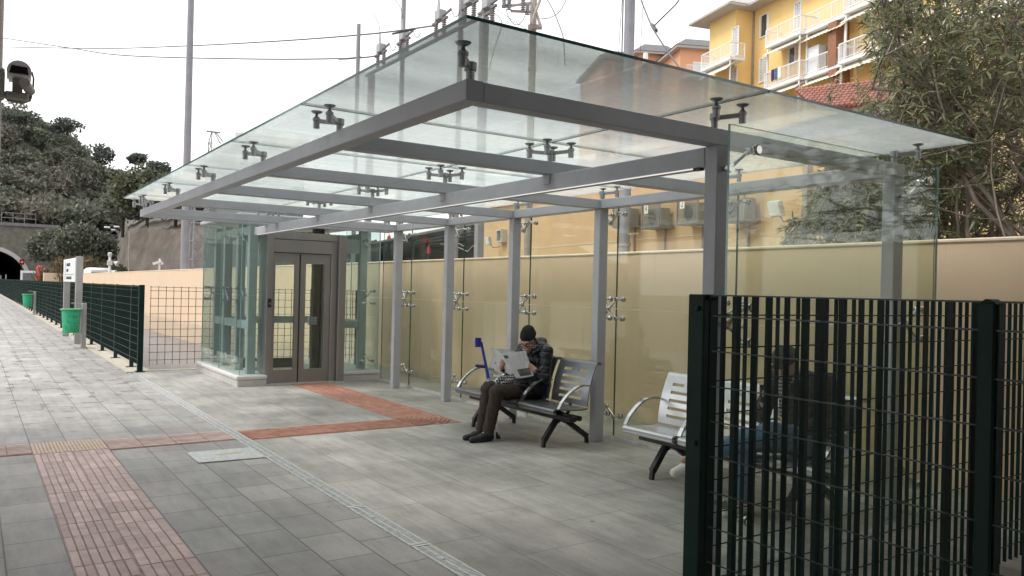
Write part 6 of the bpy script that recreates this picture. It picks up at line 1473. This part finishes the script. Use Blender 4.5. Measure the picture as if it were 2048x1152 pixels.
Bc = np.stack([V3(*_R), unit(np.cross(_R, _U))*-1, V3(*_U)], 1); _f = unit(cv*V3(1, 1, 0)); Bc = np.stack([V3(_f[1], -_f[0], 0), _f, V3(0, 0, 1)], 1)
W = lambda mb: mb.xf(lambda p: Bc@np.array(p)+cv)
m = MB(); m.bev(-.21, -.075, -.07, .07, -.13, .05, .01); W(m).build('bracket', 'bracket_beige', sc_)
m = MB(); m.bev(-.075, .055, -.055, .055, -.125, -.085, .01); m.bev(-.035, .02, -.03, .03, -.086, -.0, .005); W(m).build('arm', 'bracket_beige', sc_)
m = MB(); m.lathe([(.030, -.16), (.030, -.02), (.030, .0)], (0.06, 0.0, -.06), 10, (.2, 1, -.1)); m.tube([(-.06, .04, -.12), (.02, .05, -.125), (.055, .05, -.105), (.06, .03, -.08)], .016, 8); W(m).build('gland', 'bracket_beige', sc_)
n = 14; hood = [(.066*cos(t), .012+.068*sin(t)) for t in np.linspace(-.15, pi+.15, n)]
m = MB(); m.prism([(x-.0, -.10, z+.02) for x, z in hood], (0, .22, 0)); W(m).build('hood', 'cam_white', sc_, smooth=True)
m = MB(); m.prism([(-.052, -.106, .018), (.050, -.106, .018), (.042, -.106, .062), (-.040, -.106, .066)], (0, .005, 0)); W(m).build('window', 'cam_glass', sc_)
m = MB(); m.prism([(-.056, -.101, .0), (.058, -.101, .0), (.056, -.101, .016), (-.054, -.101, .016)], (0, .2, 0)); W(m).build('base', 'cam_white', sc_)
m = MB(); m.tube([(.068, .0, .06), (.078, .0, .02), (.076, .02, -.05), (.062, .02, -.10)], .006, 6); W(m).build('cable', 'cable', sc_)

# ---------------------------------------------------------------- light
w = bpy.data.worlds.new('World'); S.world = w; w.use_nodes = True; nt = w.node_tree; bg = nt.nodes['Background']
SUN_EL, SUN_AZ = RAD(52), RAD(-62)      # high, from the open track side
sky = nt.nodes.new('ShaderNodeTexSky'); sky.sky_type = 'NISHITA'; sky.sun_disc = False; sky.sun_elevation = SUN_EL; sky.sun_rotation = SUN_AZ; sky.dust_density = 4; sky.air_density = 1.2
hs = nt.nodes.new('ShaderNodeHueSaturation'); hs.inputs['Saturation'].default_value = .06; nt.links.new(sky.outputs[0], hs.inputs['Color'])
mx = nt.nodes.new('ShaderNodeMix'); mx.data_type = 'RGBA'; mx.inputs[0].default_value = SKYMIX; mx.inputs[7].default_value = (SKYL*.985, SKYL, SKYL*1.015, 1); nt.links.new(hs.outputs[0], mx.inputs[6]); nt.links.new(mx.outputs[2], bg.inputs[0]); bg.inputs[1].default_value = .12
sd = bpy.data.lights.new('sun', 'SUN'); so = bpy.data.objects.new('sun', sd); COL.objects.link(so); sd.energy = .9; sd.angle = RAD(14); sd.color = (1, .96, .9)
dirv = Vector((sin(SUN_AZ)*cos(SUN_EL), cos(SUN_AZ)*cos(SUN_EL), sin(SUN_EL))); so.rotation_euler = dirv.to_track_quat('Z', 'Y').to_euler(); so.location = (-20, 20, 40)
S.view_settings.view_transform = 'Standard'; S.view_settings.look = 'None'; S.view_settings.gamma = 1; S.view_settings.exposure = EXPO
S.render.engine = 'CYCLES'; c = S.cycles; c.max_bounces = 10; c.transparent_max_bounces = 24; c.diffuse_bounces = 4; c.glossy_bounces = 4; c.transmission_bounces = 4; c.sample_clamp_indirect = 6; c.use_denoising = True
try: c.denoiser = 'OPENIMAGEDENOISE'
except Exception: pass
c.use_adaptive_sampling = True; c.adaptive_threshold = .02
S.render.resolution_x, S.render.resolution_y = 1024, 576
